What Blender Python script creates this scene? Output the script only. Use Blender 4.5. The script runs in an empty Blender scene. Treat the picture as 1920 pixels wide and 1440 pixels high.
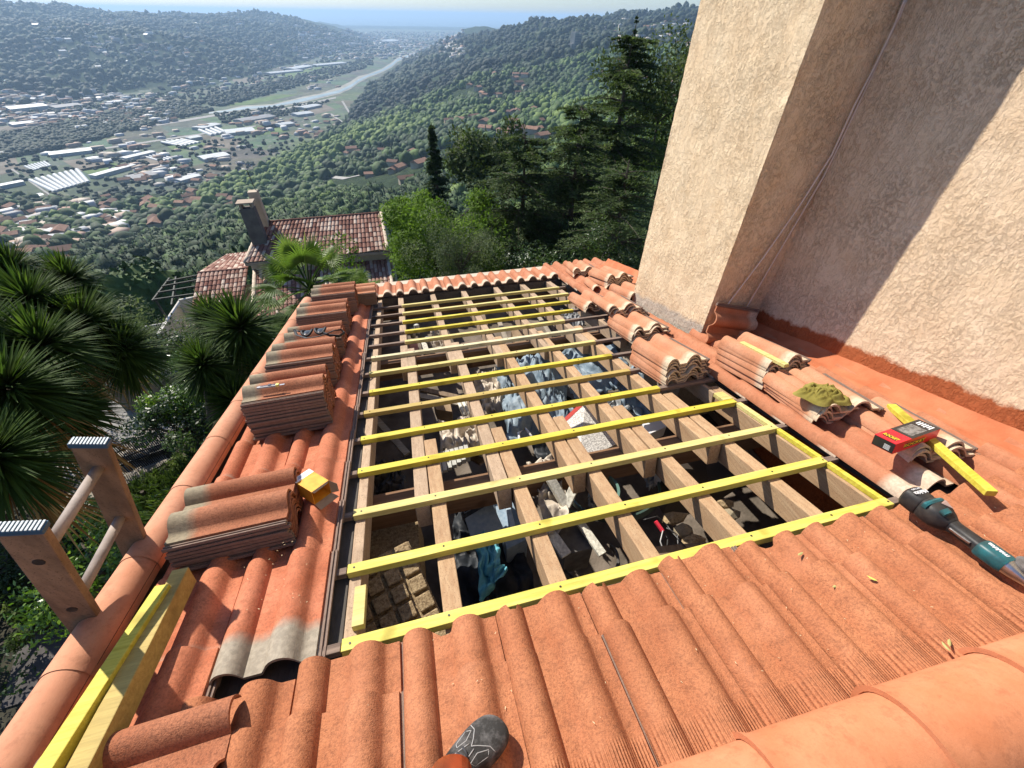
import bpy, bmesh, math, random
import numpy as np
from mathutils import Vector, Matrix, noise
rnd = random.Random(7)
R = math.radians
sc = bpy.context.scene
col = sc.collection
# ------------------------------------------------------------ camera, world, sun
S = 1.35                       # metres from the lens to the plane of the batten tops
SL = 0.24608448565732097       # roof pitch
YAW, PITCH, ROLL, FPX = 0.2659439386757843, 0.7186648086350828, -0.01925991592260895, 790.99
cS, sS = math.cos(SL), math.sin(SL)
def _camrows():
    cp, sp, cr, sr = math.cos(PITCH), math.sin(PITCH), math.cos(ROLL), math.sin(ROLL)
    f = (0, cp, -sp); d = (0, -sp, -cp); x = (1, 0, 0)
    x2 = [cr*x[i]+sr*d[i] for i in range(3)]; d2 = [-sr*x[i]+cr*d[i] for i in range(3)]
    cy, sy = math.cos(YAW), math.sin(YAW)
    tow = lambda r: Vector((r[0]*cy+r[1]*sy, -r[0]*sy+r[1]*cy, r[2]))
    return tow(x2), tow(d2), tow(f)
CX, CD, CF = _camrows()
cam_d = bpy.data.cameras.new('camera'); cam = bpy.data.objects.new('camera', cam_d); col.objects.link(cam)
cam_d.sensor_width = 36; cam_d.lens = FPX*36/1920; cam_d.clip_start = 0.02; cam_d.clip_end = 200000
cam.matrix_world = Matrix((CX, -CD, -CF)).transposed().to_4x4()
sc.camera = cam
SUN_AZ, SUN_EL = R(-34), R(42)
SUN = Vector((math.sin(SUN_AZ)*math.cos(SUN_EL), math.cos(SUN_AZ)*math.cos(SUN_EL), math.sin(SUN_EL)))
world = bpy.data.worlds.new('World'); sc.world = world; world.use_nodes = True
wn = world.node_tree; bg = wn.nodes['Background']
sky = wn.nodes.new('ShaderNodeTexSky'); sky.sky_type = 'NISHITA'; sky.sun_disc = False
sky.sun_elevation = SUN_EL; sky.sun_rotation = SUN_AZ; sky.altitude = 250; sky.air_density = 1.0; sky.dust_density = .7; sky.ozone_density = 2.5
tint = wn.nodes.new('ShaderNodeMix'); tint.data_type = 'RGBA'; tint.blend_type = 'MULTIPLY'; tint.inputs[0].default_value = 1; tint.inputs[7].default_value = (.85, .97, 1.14, 1)
wn.links.new(sky.outputs[0], tint.inputs[6]); wn.links.new(tint.outputs[2], bg.inputs[0]); bg.inputs[1].default_value = 0.080
sun_d = bpy.data.lights.new('sun', 'SUN'); sun_d.energy = 4.6; sun_d.angle = R(0.5); sun_d.color = (1.0, 0.93, 0.82)
sun = bpy.data.objects.new('sun', sun_d); col.objects.link(sun); sun.rotation_euler = SUN.to_track_quat('Z', 'Y').to_euler()
sun.location = (0, 0, 50)
sc.view_settings.view_transform = 'Standard'; sc.view_settings.look = 'None'; sc.view_settings.exposure = 0.74; sc.view_settings.gamma = 1
sc.cycles.max_bounces = 6; sc.cycles.transparent_max_bounces = 8; sc.cycles.volume_bounces = 0
sc.cycles.use_denoising = True; sc.cycles.sample_clamp_indirect = 4
# ------------------------------------------------------------ geometry helpers
U3, V3, N3 = Vector((1, 0, 0)), Vector((0, cS, -sS)), Vector((0, sS, cS))
def PW(u, v, w=0.0):           # roof plane coordinates (u, v in units of S, w in metres) to world
    return U3*(S*u) + V3*(S*v) + N3*(w-S)
def ray(px, py):
    return (CX*((px-960)/FPX) + CD*((py-720)/FPX) + CF).normalized()
def roof_at(px, py, w=0.0):    # world point of a pixel on the plane w above the batten tops
    d = ray(px, py); return d*((w-S)/d.dot(N3))
def onz(px, py, z): d = ray(px, py); return d*(z/d.z)
def ony(px, py, y): d = ray(px, py); return d*(y/d.y)
def onx(px, py, x): d = ray(px, py); return d*(x/d.x)
def at(px, py, r):             # at horizontal distance r
    d = ray(px, py); return d*(r/math.hypot(d.x, d.y))
def frame(o, x, y, z): return Matrix((x, y, z)).transposed().to_4x4() if o is None else Matrix.Translation(o) @ Matrix((x, y, z)).transposed().to_4x4()
ROOF = Matrix((U3, V3, N3)).transposed().to_4x4()
def roof_frame(u, v, w, rz=0, ry=0, rx=0):
    return Matrix.Translation(PW(u, v, w)) @ ROOF @ Matrix.Rotation(rz, 4, 'Z') @ Matrix.Rotation(ry, 4, 'Y') @ Matrix.Rotation(rx, 4, 'X')
I4 = Matrix.Identity(4)
class MB:
    def __init__(s, M=None): s.v = []; s.f = []; s.M = M or I4; s.at = {}; s.mi = []; s.cur = 0
    def add(s, vs, fs, **attr):
        n = len(s.v); M = s.M
        s.v += [M @ Vector(p) for p in vs]; s.f += [tuple(i+n for i in q) for q in fs]; s.mi += [s.cur]*len(fs)
        for k, a in attr.items(): s.at.setdefault(k, {}).update({n+i: x for i, x in enumerate(a)})
        return s
    def box(s, x0, x1, y0, y1, z0, z1):
        return s.add([(x0,y0,z0),(x1,y0,z0),(x1,y1,z0),(x0,y1,z0),(x0,y0,z1),(x1,y0,z1),(x1,y1,z1),(x0,y1,z1)],
                     [(3,2,1,0),(4,5,6,7),(0,1,5,4),(1,2,6,5),(2,3,7,6),(3,0,4,7)])
    def bar(s, a, b, w, h, up=Vector((0,0,1))):
        a, b = Vector(a), Vector(b); d = (b-a).normalized(); x = d.cross(up).normalized(); z = x.cross(d)
        vs = [p + x*(i*w/2) + z*(j*h/2) for p in (a, b) for i, j in ((-1,-1),(1,-1),(1,1),(-1,1))]
        return s.add(vs, [(3,2,1,0),(4,5,6,7),(0,1,5,4),(1,2,6,5),(2,3,7,6),(3,0,4,7)])
    def tube(s, pts, r, n=8, caps=True, flat=1.0, up=None):
        pts = [Vector(p) for p in pts]; rs = r if isinstance(r, (list, tuple)) else [r]*len(pts)
        vs = []; fs = []; px = None
        for i, p in enumerate(pts):
            d = (pts[min(i+1, len(pts)-1)]-pts[max(i-1, 0)]).normalized()
            if px is None:
                px = d.cross(up if up is not None else (Vector((0,0,1)) if abs(d.z) < .9 else Vector((1,0,0)))).normalized()
            px = (px - d*px.dot(d)).normalized(); pz = px.cross(d)
            vs += [p + px*(rs[i]*math.cos(2*math.pi*k/n)) + pz*(rs[i]*flat*math.sin(2*math.pi*k/n)) for k in range(n)]
        for i in range(len(pts)-1):
            fs += [(i*n+k, i*n+(k+1) % n, (i+1)*n+(k+1) % n, (i+1)*n+k) for k in range(n)]
        if caps: fs += [tuple(range(n-1, -1, -1)), tuple(range((len(pts)-1)*n, len(pts)*n))]
        return s.add(vs, fs)
    def prism(s, poly, z0, z1):
        n = len(poly)
        return s.add([(x, y, z0) for x, y in poly]+[(x, y, z1) for x, y in poly],
                     [tuple(range(n-1, -1, -1)), tuple(range(n, 2*n))]+[(i, (i+1) % n, n+(i+1) % n, n+i) for i in range(n)])
    def grid(s, fn, nu, nv, **kw):
        vs = [fn(i/nu, j/nv) for j in range(nv+1) for i in range(nu+1)]
        return s.add(vs, [(j*(nu+1)+i, j*(nu+1)+i+1, (j+1)*(nu+1)+i+1, (j+1)*(nu+1)+i) for j in range(nv) for i in range(nu)], **kw)
    def ico(s, c, r, sub=2, amp=0, seed=0, sq=(1,1,1), fr=1.5):
        bm = bmesh.new(); bmesh.ops.create_icosphere(bm, subdivisions=sub, radius=1)
        vs = []
        for v in bm.verts:
            k = 1 + amp*noise.noise(v.co*fr+Vector((seed*7.3, seed*3.1, seed)))
            vs.append(Vector(c)+Vector((v.co.x*r*k*sq[0], v.co.y*r*k*sq[1], v.co.z*r*k*sq[2])))
        fs = [tuple(v.index for v in f.verts) for f in bm.faces]; bm.free()
        return s.add(vs, fs)
    def mesh(s, name, Minv=None):
        me = bpy.data.meshes.new(name)
        vs = [Minv @ v for v in s.v] if Minv else s.v
        me.from_pydata([tuple(v) for v in vs], [], s.f)
        for k, d in s.at.items():
            a = me.attributes.new(k, 'FLOAT', 'POINT'); a.data.foreach_set('value', [float(d.get(i, 0)) for i in range(len(s.v))])
        if any(s.mi): me.polygons.foreach_set('material_index', s.mi)
        me.update(); return me
def _fin(o, mat, smooth, bevel):
    mats = mat if isinstance(mat, (list, tuple)) else [mat]
    for m in mats: o.data.materials.append(m)
    if smooth:
        o.data.polygons.foreach_set('use_smooth', [True]*len(o.data.polygons))
        if smooth is not True:
            o.data.set_sharp_from_angle(angle=R(smooth))
    if bevel:
        b = o.modifiers.new('bevel', 'BEVEL'); b.width = bevel; b.segments = 2; b.limit_method = 'ANGLE'; b.angle_limit = R(35)
def tag(o, label=None, cat=None, group=None, kind=None):
    if label: o['label'] = label
    if cat: o['category'] = cat
    if group: o['group'] = group
    if kind: o['kind'] = kind
    return o
def thing(name, loc, label, cat, group=None, M=None):
    o = bpy.data.objects.new(name, None); o.empty_display_size = .1; col.objects.link(o)
    o.matrix_world = M if M is not None else Matrix.Translation(Vector(loc))
    return tag(o, label, cat, group)
def wm(o):
    return wm(o.parent) @ o.matrix_basis if o.parent else o.matrix_basis
def part(mb, name, mat, parent, smooth=False, bevel=0, label=None):   # geometry given in world space
    me = mb.mesh(name, wm(parent).inverted()); o = bpy.data.objects.new(name, me); col.objects.link(o)
    o.parent = parent; _fin(o, mat, smooth, bevel)
    if label: o['label'] = label
    return o
def single(mb, name, mat, label, cat, group=None, smooth=False, bevel=0, kind=None):
    n = len(mb.v); c = Vector((sum(v.x for v in mb.v)/n, sum(v.y for v in mb.v)/n, min(v.z for v in mb.v)))
    me = mb.mesh(name, Matrix.Translation(-c)); o = bpy.data.objects.new(name, me); col.objects.link(o); o.location = c
    _fin(o, mat, smooth, bevel); return tag(o, label, cat, group, kind)
def struct(mb, name, mat, smooth=False): return single(mb, name, mat, None, None, None, smooth, 0, 'structure')
def kids(o): return [c for c in o.children]
def copy_tree(o, parent=None):
    c = o.copy(); col.objects.link(c); c.parent = parent
    for ch in kids(o): copy_tree(ch, c)
    return c
# ------------------------------------------------------------ materials
class NT:
    def __init__(s, name):
        s.m = bpy.data.materials.new(name); s.m.use_nodes = True; s.t = s.m.node_tree; s.b = s.t.nodes['Principled BSDF']
    def n(s, typ, **kw):
        nd = s.t.nodes.new(typ)
        for k, v in kw.items():
            if k.startswith('i_'):
                key = k[2:]; key = int(key) if key.isdigit() else key.replace('_', ' ')
                if hasattr(v, 'is_output') or isinstance(v, bpy.types.NodeSocket): s.t.links.new(v, nd.inputs[key])
                else: nd.inputs[key].default_value = v
            else: setattr(nd, k, v)
        return nd
    def co(s, kind='Object'): return s.n('ShaderNodeTexCoord').outputs[kind]
    def noise(s, sc_, det=4, rough=.55, vec=None, dim=None):
        return s.n('ShaderNodeTexNoise', i_Vector=vec or s.co(), i_Scale=sc_, i_Detail=det, i_Roughness=rough).outputs[0]
    def ramp(s, fac, stops, interp='LINEAR'):
        r = s.n('ShaderNodeValToRGB', i_0=fac); r.color_ramp.interpolation = interp
        e = r.color_ramp.elements
        while len(e) < len(stops): e.new(.5)
        for i, (p, c) in enumerate(stops): e[i].position = p; e[i].color = (*c, 1) if len(c) == 3 else c
        return r.outputs[0]
    def mix(s, f, a, b, mode='MIX'):
        m = s.n('ShaderNodeMix', data_type='RGBA', blend_type=mode)
        for idx, v in ((0, f), (6, a), (7, b)):
            if isinstance(v, bpy.types.NodeSocket): s.t.links.new(v, m.inputs[idx])
            elif idx == 0: m.inputs[0].default_value = v
            else: m.inputs[idx].default_value = (*v, 1) if len(v) == 3 else v
        return m.outputs[2]
    def math(s, op, a, b=0.0, c=0.0, clamp=False):
        m = s.n('ShaderNodeMath', operation=op, use_clamp=clamp)
        for i, v in enumerate((a, b, c)):
            if isinstance(v, bpy.types.NodeSocket): s.t.links.new(v, m.inputs[i])
            else: m.inputs[i].default_value = v
        return m.outputs[0]
    def attr(s, name): return s.n('ShaderNodeAttribute', attribute_name=name).outputs['Fac']
    def bump(s, h, dist, strength=1.0):
        return s.n('ShaderNodeBump', i_Height=h, i_Distance=dist, i_Strength=strength).outputs[0]
    def link(s, a, inp): s.t.links.new(a, s.b.inputs[inp])
    def rand(s): return s.n('ShaderNodeObjectInfo').outputs['Random']
    def fin(s, color, rough=.8, bump=None, metal=0, spec=None, trans=0):
        if isinstance(color, bpy.types.NodeSocket): s.link(color, 'Base Color')
        else: s.b.inputs['Base Color'].default_value = (*color, 1)
        if isinstance(rough, bpy.types.NodeSocket): s.link(rough, 'Roughness')
        else: s.b.inputs['Roughness'].default_value = rough
        if bump is not None: s.link(bump, 'Normal')
        s.b.inputs['Metallic'].default_value = metal
        if spec is not None: s.b.inputs['Specular IOR Level'].default_value = spec
        return s.m
def mottled(name, c1, c2, scale=8, bump=0, bscale=60, rough=.8, rnd_amt=.12, metal=0, lo=.35, hi=.65, spec=.3):
    t = NT(name); f = t.noise(scale, 5); c = t.ramp(f, [(lo, c1), (hi, c2)])
    if rnd_amt: c = t.mix(t.math('MULTIPLY', t.rand(), rnd_amt*2), c, tuple(x*.45 for x in c1))
    return t.fin(c, rough, t.bump(t.noise(bscale, 4), bump) if bump else None, metal, spec)
def wood(name, c1, c2, grain=(3, 60, 60), rough=.75, knots=True, bump=.0006, speck=0.0):
    t = NT(name); mp = t.n('ShaderNodeMapping', i_Vector=t.co(), i_Scale=grain).outputs[0]
    f = t.noise(1.0, 6, .6, mp); c = t.ramp(f, [(.3, c1), (.7, c2)])
    c = t.mix(t.ramp(t.noise(5.5, 2), [(.62, (0,0,0)), (.7, (1,1,1))]), c, tuple(x*.7 for x in c1)) if knots else c
    c = t.mix(t.math('MULTIPLY', t.ramp(t.noise(2.6, 5, .75), [(.48, (0,)*3), (.7, (1,)*3)]), .38), c, tuple(x*.55+.02 for x in c1)); c = t.mix(t.math('MULTIPLY', t.ramp(t.noise(2.2, 4, .7, mp), [(.50, (0,)*3), (.62, (1,)*3)]), .30), c, tuple(x*.6 for x in c1))
    if speck: c = t.mix(t.ramp(t.noise(190, 2), [(.6, (0,0,0)), (.68, (speck,)*3)]), c, tuple(x*.35 for x in c1))
    c = t.mix(t.math('MULTIPLY', t.rand(), .25), c, tuple(x*.6 for x in c1))
    return t.fin(c, rough, t.bump(f, bump*4), 0, .25)
def terracotta(name, c1, c2, dark, grit=.0012, heads=None, ribs=False, speck=.5, rnd_amt=.3, headpos=.17):
    t = NT(name); c = t.ramp(t.noise(7, 5, .65), [(.33, c1), (.66, c2)])
    g = t.noise(230, 3, .7)
    c = t.mix(t.math('MULTIPLY', t.ramp(t.noise(130, 4, .8), [(.47, (0,0,0)), (.60, (1,1,1))]), speck), c, dark)
    c = t.mix(t.math('MULTIPLY', t.ramp(t.noise(3.1, 4, .7), [(.5, (0,0,0)), (.72, (1,1,1))]), .35), c, tuple(min(1, x*1.25+.06) for x in c2))
    if rnd_amt: c = t.mix(t.math('MULTIPLY', t.rand(), rnd_amt), c, tuple(x*.55 for x in c1))
    c = t.mix(t.math('MULTIPLY', t.attr('tid'), .24), c, tuple(x*.72 for x in c1)); c = t.mix(t.math('MULTIPLY', t.ramp(t.noise(26, 5, .75), [(.52, (0,)*3), (.66, (1,)*3)]), .28), c, tuple(x*.5 for x in dark))
    h = t.math('ADD', g, t.math('MULTIPLY', t.noise(40, 3), .6))
    if heads:
        lon = t.math('ADD', t.attr('lon'), t.math('MULTIPLY', t.math('SUBTRACT', t.noise(14, 4), .5), .12))
        c = t.mix(t.ramp(lon, [(headpos-.05, (1,1,1)), (headpos+.05, (0,0,0))]), c, t.mix(t.ramp(t.noise(60, 4), [(.4, (0,0,0)), (.6, (1,1,1))]), heads, tuple(x*.78 for x in heads)))
    if ribs:
        k = t.math('SINE', t.math('MULTIPLY', t.attr('lat'), 2*math.pi/.0085))
        msk = t.ramp(t.attr('lon'), [(.31, (1,1,1)), (.38, (0,0,0))])
        h = t.math('ADD', h, t.math('MULTIPLY', t.math('MULTIPLY', k, msk), .7))
        c = t.mix(t.math('MULTIPLY', t.math('MULTIPLY', k, msk), .16), c, tuple(min(1, x*1.3) for x in c2))
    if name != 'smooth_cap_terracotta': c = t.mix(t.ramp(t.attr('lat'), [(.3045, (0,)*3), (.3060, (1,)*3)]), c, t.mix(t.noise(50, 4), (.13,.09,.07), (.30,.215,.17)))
    return t.fin(c, .85, t.bump(h, grit), 0, .25)
M_tile = terracotta('roof_terracotta', (.42,.152,.068), (.52,.213,.100), (.22,.082,.042), .0026, ribs=True, rnd_amt=.1, speck=.65)
M_tile_old = terracotta('weathered_terracotta', (.36,.125,.06), (.50,.21,.11), (.20,.08,.045), .003, heads=(.30,.25,.17), speck=.9, headpos=.2)
M_tile_pale = terracotta('sunbleached_terracotta', (.47,.19,.095), (.58,.29,.17), (.32,.15,.08), .0012, heads=(.60,.46,.32), speck=.4, headpos=.13, rnd_amt=.12)
M_tile_eave = terracotta('eave_terracotta', (.40,.145,.07), (.50,.22,.12), (.28,.12,.06), .0014, heads=(.6,.46,.34), speck=.45, headpos=.2, rnd_amt=.1)
M_cap = terracotta('smooth_cap_terracotta', (.47,.17,.075), (.53,.215,.105), (.36,.12,.06), .0006, speck=.18, rnd_amt=.08)
M_verge = terracotta('verge_terracotta', (.50,.22,.125), (.56,.27,.16), (.40,.17,.1), .0006, speck=.12, rnd_amt=.08)
M_mortar = mottled('red_mortar', (.40,.12,.05), (.52,.18,.085), 6, .003, 90, .9)
M_yel = wood('treated_yellow_wood', (.50,.40,.035), (.72,.62,.10), (3,50,50), .6, speck=.0)
M_yel_soft = wood('treated_soft_yellow_wood', (.54,.45,.07), (.74,.66,.17), (3,50,50), .6)
M_yel_pale = wood('treated_pale_wood', (.52,.43,.14), (.72,.62,.26), (3,50,50), .65)
M_yel_tan = wood('treated_tan_wood', (.36,.26,.075), (.52,.39,.12), (3,50,50), .65)
M_grey_pale = wood('treated_whitish_wood', (.52,.47,.28), (.70,.64,.40), (3,50,50), .65)
M_oldbatten = wood('old_batten_wood', (.13,.09,.07), (.30,.22,.17), (3,60,60), .85)
M_rafter = wood('rafter_wood', (.36,.25,.165), (.50,.37,.25), (60,3,60), .85, knots=False, speck=.7)
M_rafter_n = wood('notched_rafter_wood', (.38,.23,.125), (.52,.36,.21), (60,3,60), .85, knots=False, speck=.7)
M_greywood = wood('grey_board_wood', (.075,.065,.055), (.13,.115,.10), (40,2,40), .9)
M_beam = wood('dark_beam_wood', (.16,.085,.045), (.27,.16,.09), (2,40,40), .85)
def stucco(name, c1, c2, dist=.0105, band=False):
    t = NT(name); co = t.co('Object')
    n1 = t.noise(95, 4, .6, co); n2 = t.noise(5, 5, .7, co); n3 = t.noise(30, 3, .5, co)
    stretch = t.n('ShaderNodeMapping', i_Vector=co, i_Scale=(9, 9, 2.2)).outputs[0]
    dr = t.ramp(t.noise(1.4, 5, .7, stretch), [(.475, (0,)*3), (.5, (1,)*3), (.525, (0,)*3)])
    crumb = t.ramp(t.noise(38, 7, .72, co), [(.40, (0,)*3), (.50, (.8,)*3), (.60, (1,)*3)]); crumb = t.math('MULTIPLY', crumb, t.ramp(t.noise(4.5, 4, .6, co), [(.38, (.35,)*3), (.6, (1,)*3)]))
    h = t.math('ADD', t.math('MULTIPLY', crumb, .50), t.math('MULTIPLY', t.noise(150, 3, .6, co), .30))
    h = t.math('SUBTRACT', h, t.math('MULTIPLY', dr, .22))
    c = t.mix(t.ramp(n2, [(.35, (0,)*3), (.65, (1,)*3)]), c1, c2)
    c = t.mix(t.math('MULTIPLY', t.ramp(n1, [(.36, (1,)*3), (.46, (0,)*3)]), .35), c, tuple(x*.7 for x in c1))
    k = t.math('ADD', t.attr('hgt'), t.math('MULTIPLY', t.math('SUBTRACT', t.noise(7, 6, .7, co), .5), .14))
    if band: c = t.mix(t.ramp(k, [(.185, (1,)*3), (.21, (0,)*3)]), c, t.mix(n1, (.32,.085,.03), (.46,.15,.06)))
    else: c = t.mix(t.ramp(k, [(.10, (1,)*3), (.14, (0,)*3)]), c, t.mix(n1, (.40,.35,.28), (.60,.53,.44)))
    return t.fin(c, .92, t.bump(h, dist), 0, .15)
M_stucco = stucco('rough_cream_render', (.74,.555,.355), (.82,.65,.44)); M_stucco_w = stucco('rough_cream_render_red_foot', (.73,.54,.355), (.81,.625,.435), band=True)
M_metal = mottled('bare_metal', (.45,.45,.45), (.6,.6,.6), 20, .0003, 200, .35, metal=1)
M_black = mottled('black_rubber', (.015,.015,.017), (.03,.03,.033), 20, .0005, 300, .6)
M_nail = mottled('dark_nail_steel', (.05,.045,.04), (.1,.09,.08), 30, 0, 30, .5, metal=.6)
# ------------------------------------------------------------ the roof we stand on
def prof(x):
    z = 0
    for c, hw, h in ((.046, .046, .046), (.204, .054, .050)):
        if abs(x-c) < hw: z = max(z, h*(1-(abs(x-c)/hw)**2.3)**.8)
    return z
XS = [0, .008, .018, .028, .038, .046, .056, .066, .076, .086, .094, .12, .146, .154, .164, .176, .188, .200, .210, .222, .234, .246, .255, .264, .285, .3015]
XI = [(.3025, -.010), (.312, -.010), (.3125, -.003), (.317, -.003), (.3175, -.010), (.324, -.010), (.3245, -.003), (.330, -.003)]
_tr = random.Random(99)
def tile(mb, M, L=.42, inter=True, ny=4, th=.0115, warp=0, chip=None):
    P = [(x, prof(x)) for x in XS] + (XI if inter else [])
    n = len(P); vs = []; lon = []; lat = []; fs = []
    for side in (0, 1):
        for j in range(ny+1):
            t_ = j/ny
            for i, (x, z) in enumerate(P):
                y = L*t_
                if chip and j == ny and abs(i-chip) < 2: y -= .02
                vs.append(M @ Vector((x, y, z - side*th + warp*math.sin(math.pi*t_)))); lon.append(t_); lat.append(x)
    o = n*(ny+1)
    for j in range(ny):
        for i in range(n-1):
            a = j*n+i; fs.append((a, a+1, a+n+1, a+n)); fs.append((o+a+n, o+a+n+1, o+a+1, o+a))
    for i in range(n-1):
        fs.append((i+1, i, o+i, o+i+1)); a = ny*n+i; fs.append((a, a+1, o+a+1, o+a))
    for j in range(ny):
        a = j*n; fs.append((a, a+n, o+a+n, o+a)); b = j*n+n-1; fs.append((b+n, b, o+b, o+b+n))
    mb.add(vs, fs, lon=lon, lat=lat, tid=[_tr.random()]*len(vs))
def place_tile(mb, u, v, w, L=.42, rz=0, tilt=.03, **k):
    u += rnd.uniform(-.0015, .0015); v += rnd.uniform(-.004, .004)
    M = roof_frame(u, v, w, rz+rnd.uniform(-.006, .006)) @ Matrix.Rotation(tilt, 4, 'X') @ Matrix.Rotation(rnd.uniform(-.006,.006), 4, 'Y')
    tile(mb, M, L, **k)
TW = .307/S
roof = thing('tiled_roof', PW(.6, 2, -.2), 'terracotta tiled roof stripped open to its yellow battens and brown rafters', 'roof')
# tiles around the opening
mb = MB()
seam0 = -.148
for k in range(-3, 10):
    u = seam0+k*TW
    if u > 1.96: continue
    place_tile(mb, u, .234, .012, tilt=.055)
    if k >= -2: place_tile(mb, u, .35+(.02 if k in (3,) else 0)-(.02 if k == -2 else 0), -.004, tilt=.055, chip=rnd.choice([None, 6, 12, 20]))
part(mb, 'ridge_course_tiles', M_tile, roof, 50)
mb = MB()
for k in range(15):
    v = .68+.225*k
    for c, u in enumerate((-.345-TW, -.345-2*TW)):
        if c == 1 and k == 0: place_tile(mb, u, v-.225, .0, tilt=.05)
        place_tile(mb, u, v, .0, tilt=.05)
part(mb, 'left_strip_tiles', terracotta('left_strip_terracotta', (.44,.13,.06), (.57,.21,.11), (.24,.085,.045), .0016, heads=(.36,.31,.24), speck=.6, rnd_amt=0, headpos=.28), roof, 50)
mb = MB()
for k in range(-2, 16):
    v = .70+.225*k
    for c in range(3):
        u = 1.405+c*TW
        if c >= 1 and 1.95 < v < 2.75 and u > 1.6: continue
        if k < 0 and c == 0: continue
        place_tile(mb, u, v, .0, tilt=.05, inter=False)
part(mb, 'right_strip_tiles', M_tile_eave, roof, 50)
mb = MB()
u = -.36
while u < 1.40:
    place_tile(mb, u, 3.90, .005, L=.45, tilt=.04); u += TW
part(mb, 'eave_course_tiles', M_tile_eave, roof, 50)
# ridge caps
def cap(u0, u1, v, w, r0, r1, name='ridge_cap'):
    mb = MB()
    def f(a, b):
        th = math.pi*(a*1.12-.06); r = r0+(r1-r0)*b + (.010 if b > .955 else 0)
        return PW(u0+(u1-u0)*b, v, w) + V3*(-math.cos(th)*r) + N3*(math.sin(th)*r*.86)
    mb.grid(f, 22, 14); mb.grid(lambda a, b: f(a, b) - (V3*(-math.cos(math.pi*(a*1.12-.06)))+N3*math.sin(math.pi*(a*1.12-.06)))*.014, 22, 14)
    n = len(mb.v)//2; e = 23
    mb.f += [(i, i+1, n+i+1, n+i) for i in range(22)] + [(n-e+i, n+i+n-e, n+i+1+n-e, n-e+i+1) for i in range(22)]
    mb.f += [(j*e+22, (j+1)*e+22, n+(j+1)*e+22, n+j*e+22) for j in range(14)]; mb.mi += [0]*58
    part(mb, name, M_cap, roof, 45)
js = [-.93, -.65, -.37, -.09, .195, .479, .766, 1.036, 1.31, 1.59, 1.87]
for a, b in zip(js[::-1][1:], js[::-1][:-1]): cap(b+.004, a-.03, .192, .040, .122, .130)
mb = MB(); mb.grid(lambda a, b: PW(-.9+2.95*a, .08+.19*b, .022+.010*noise.noise(Vector((a*40, b*3, 0)))), 120, 3); part(mb, 'ridge_mortar', M_mortar, roof, True)
# verge caps along the left edge
def vcap(v0, v1, r0, r1):
    mb = MB()
    def f(a, b):
        th = math.pi*(-.12+a*1.06); r = r0+(r1-r0)*b
        return PW(-.872, v0+(v1-v0)*b, .035) + U3*(-math.cos(th)*r*.95) + N3*(math.sin(th)*r)
    mb.grid(f, 18, 6)
    mb.grid(lambda a, b: PW(-.872, v0+(v1-v0)*b, .035) + U3*(-.078 + .0*a) + N3*(-.02-.11*a), 2, 6)
    mb.grid(lambda a, b: f(1, b)+N3*(-.03*a)+U3*(.002), 1, 6)
    part(mb, 'verge_cap', M_verge, roof, 45)
for k in range(12): vcap(.12+.31*k+.02, .12+.31*(k+1)+.045, .071, .068)
# mortar gutter against the wall
mb = MB()
def fl(a, b):
    v = .0+4.1*b; us = (1.86, 1.885, 1.90, 1.95, 1.985, 2.03); ws = (.02, .055, .062, .038, .05, .12)
    i = round(a*5); return PW(us[i]+.004*noise.noise(Vector((i, b*14, 0))), v, ws[i]+.006*noise.noise(Vector((i*3, b*30, 2))))
mb.grid(fl, 5, 120); part(mb, 'wall_flashing', M_mortar, roof, 50)
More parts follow.
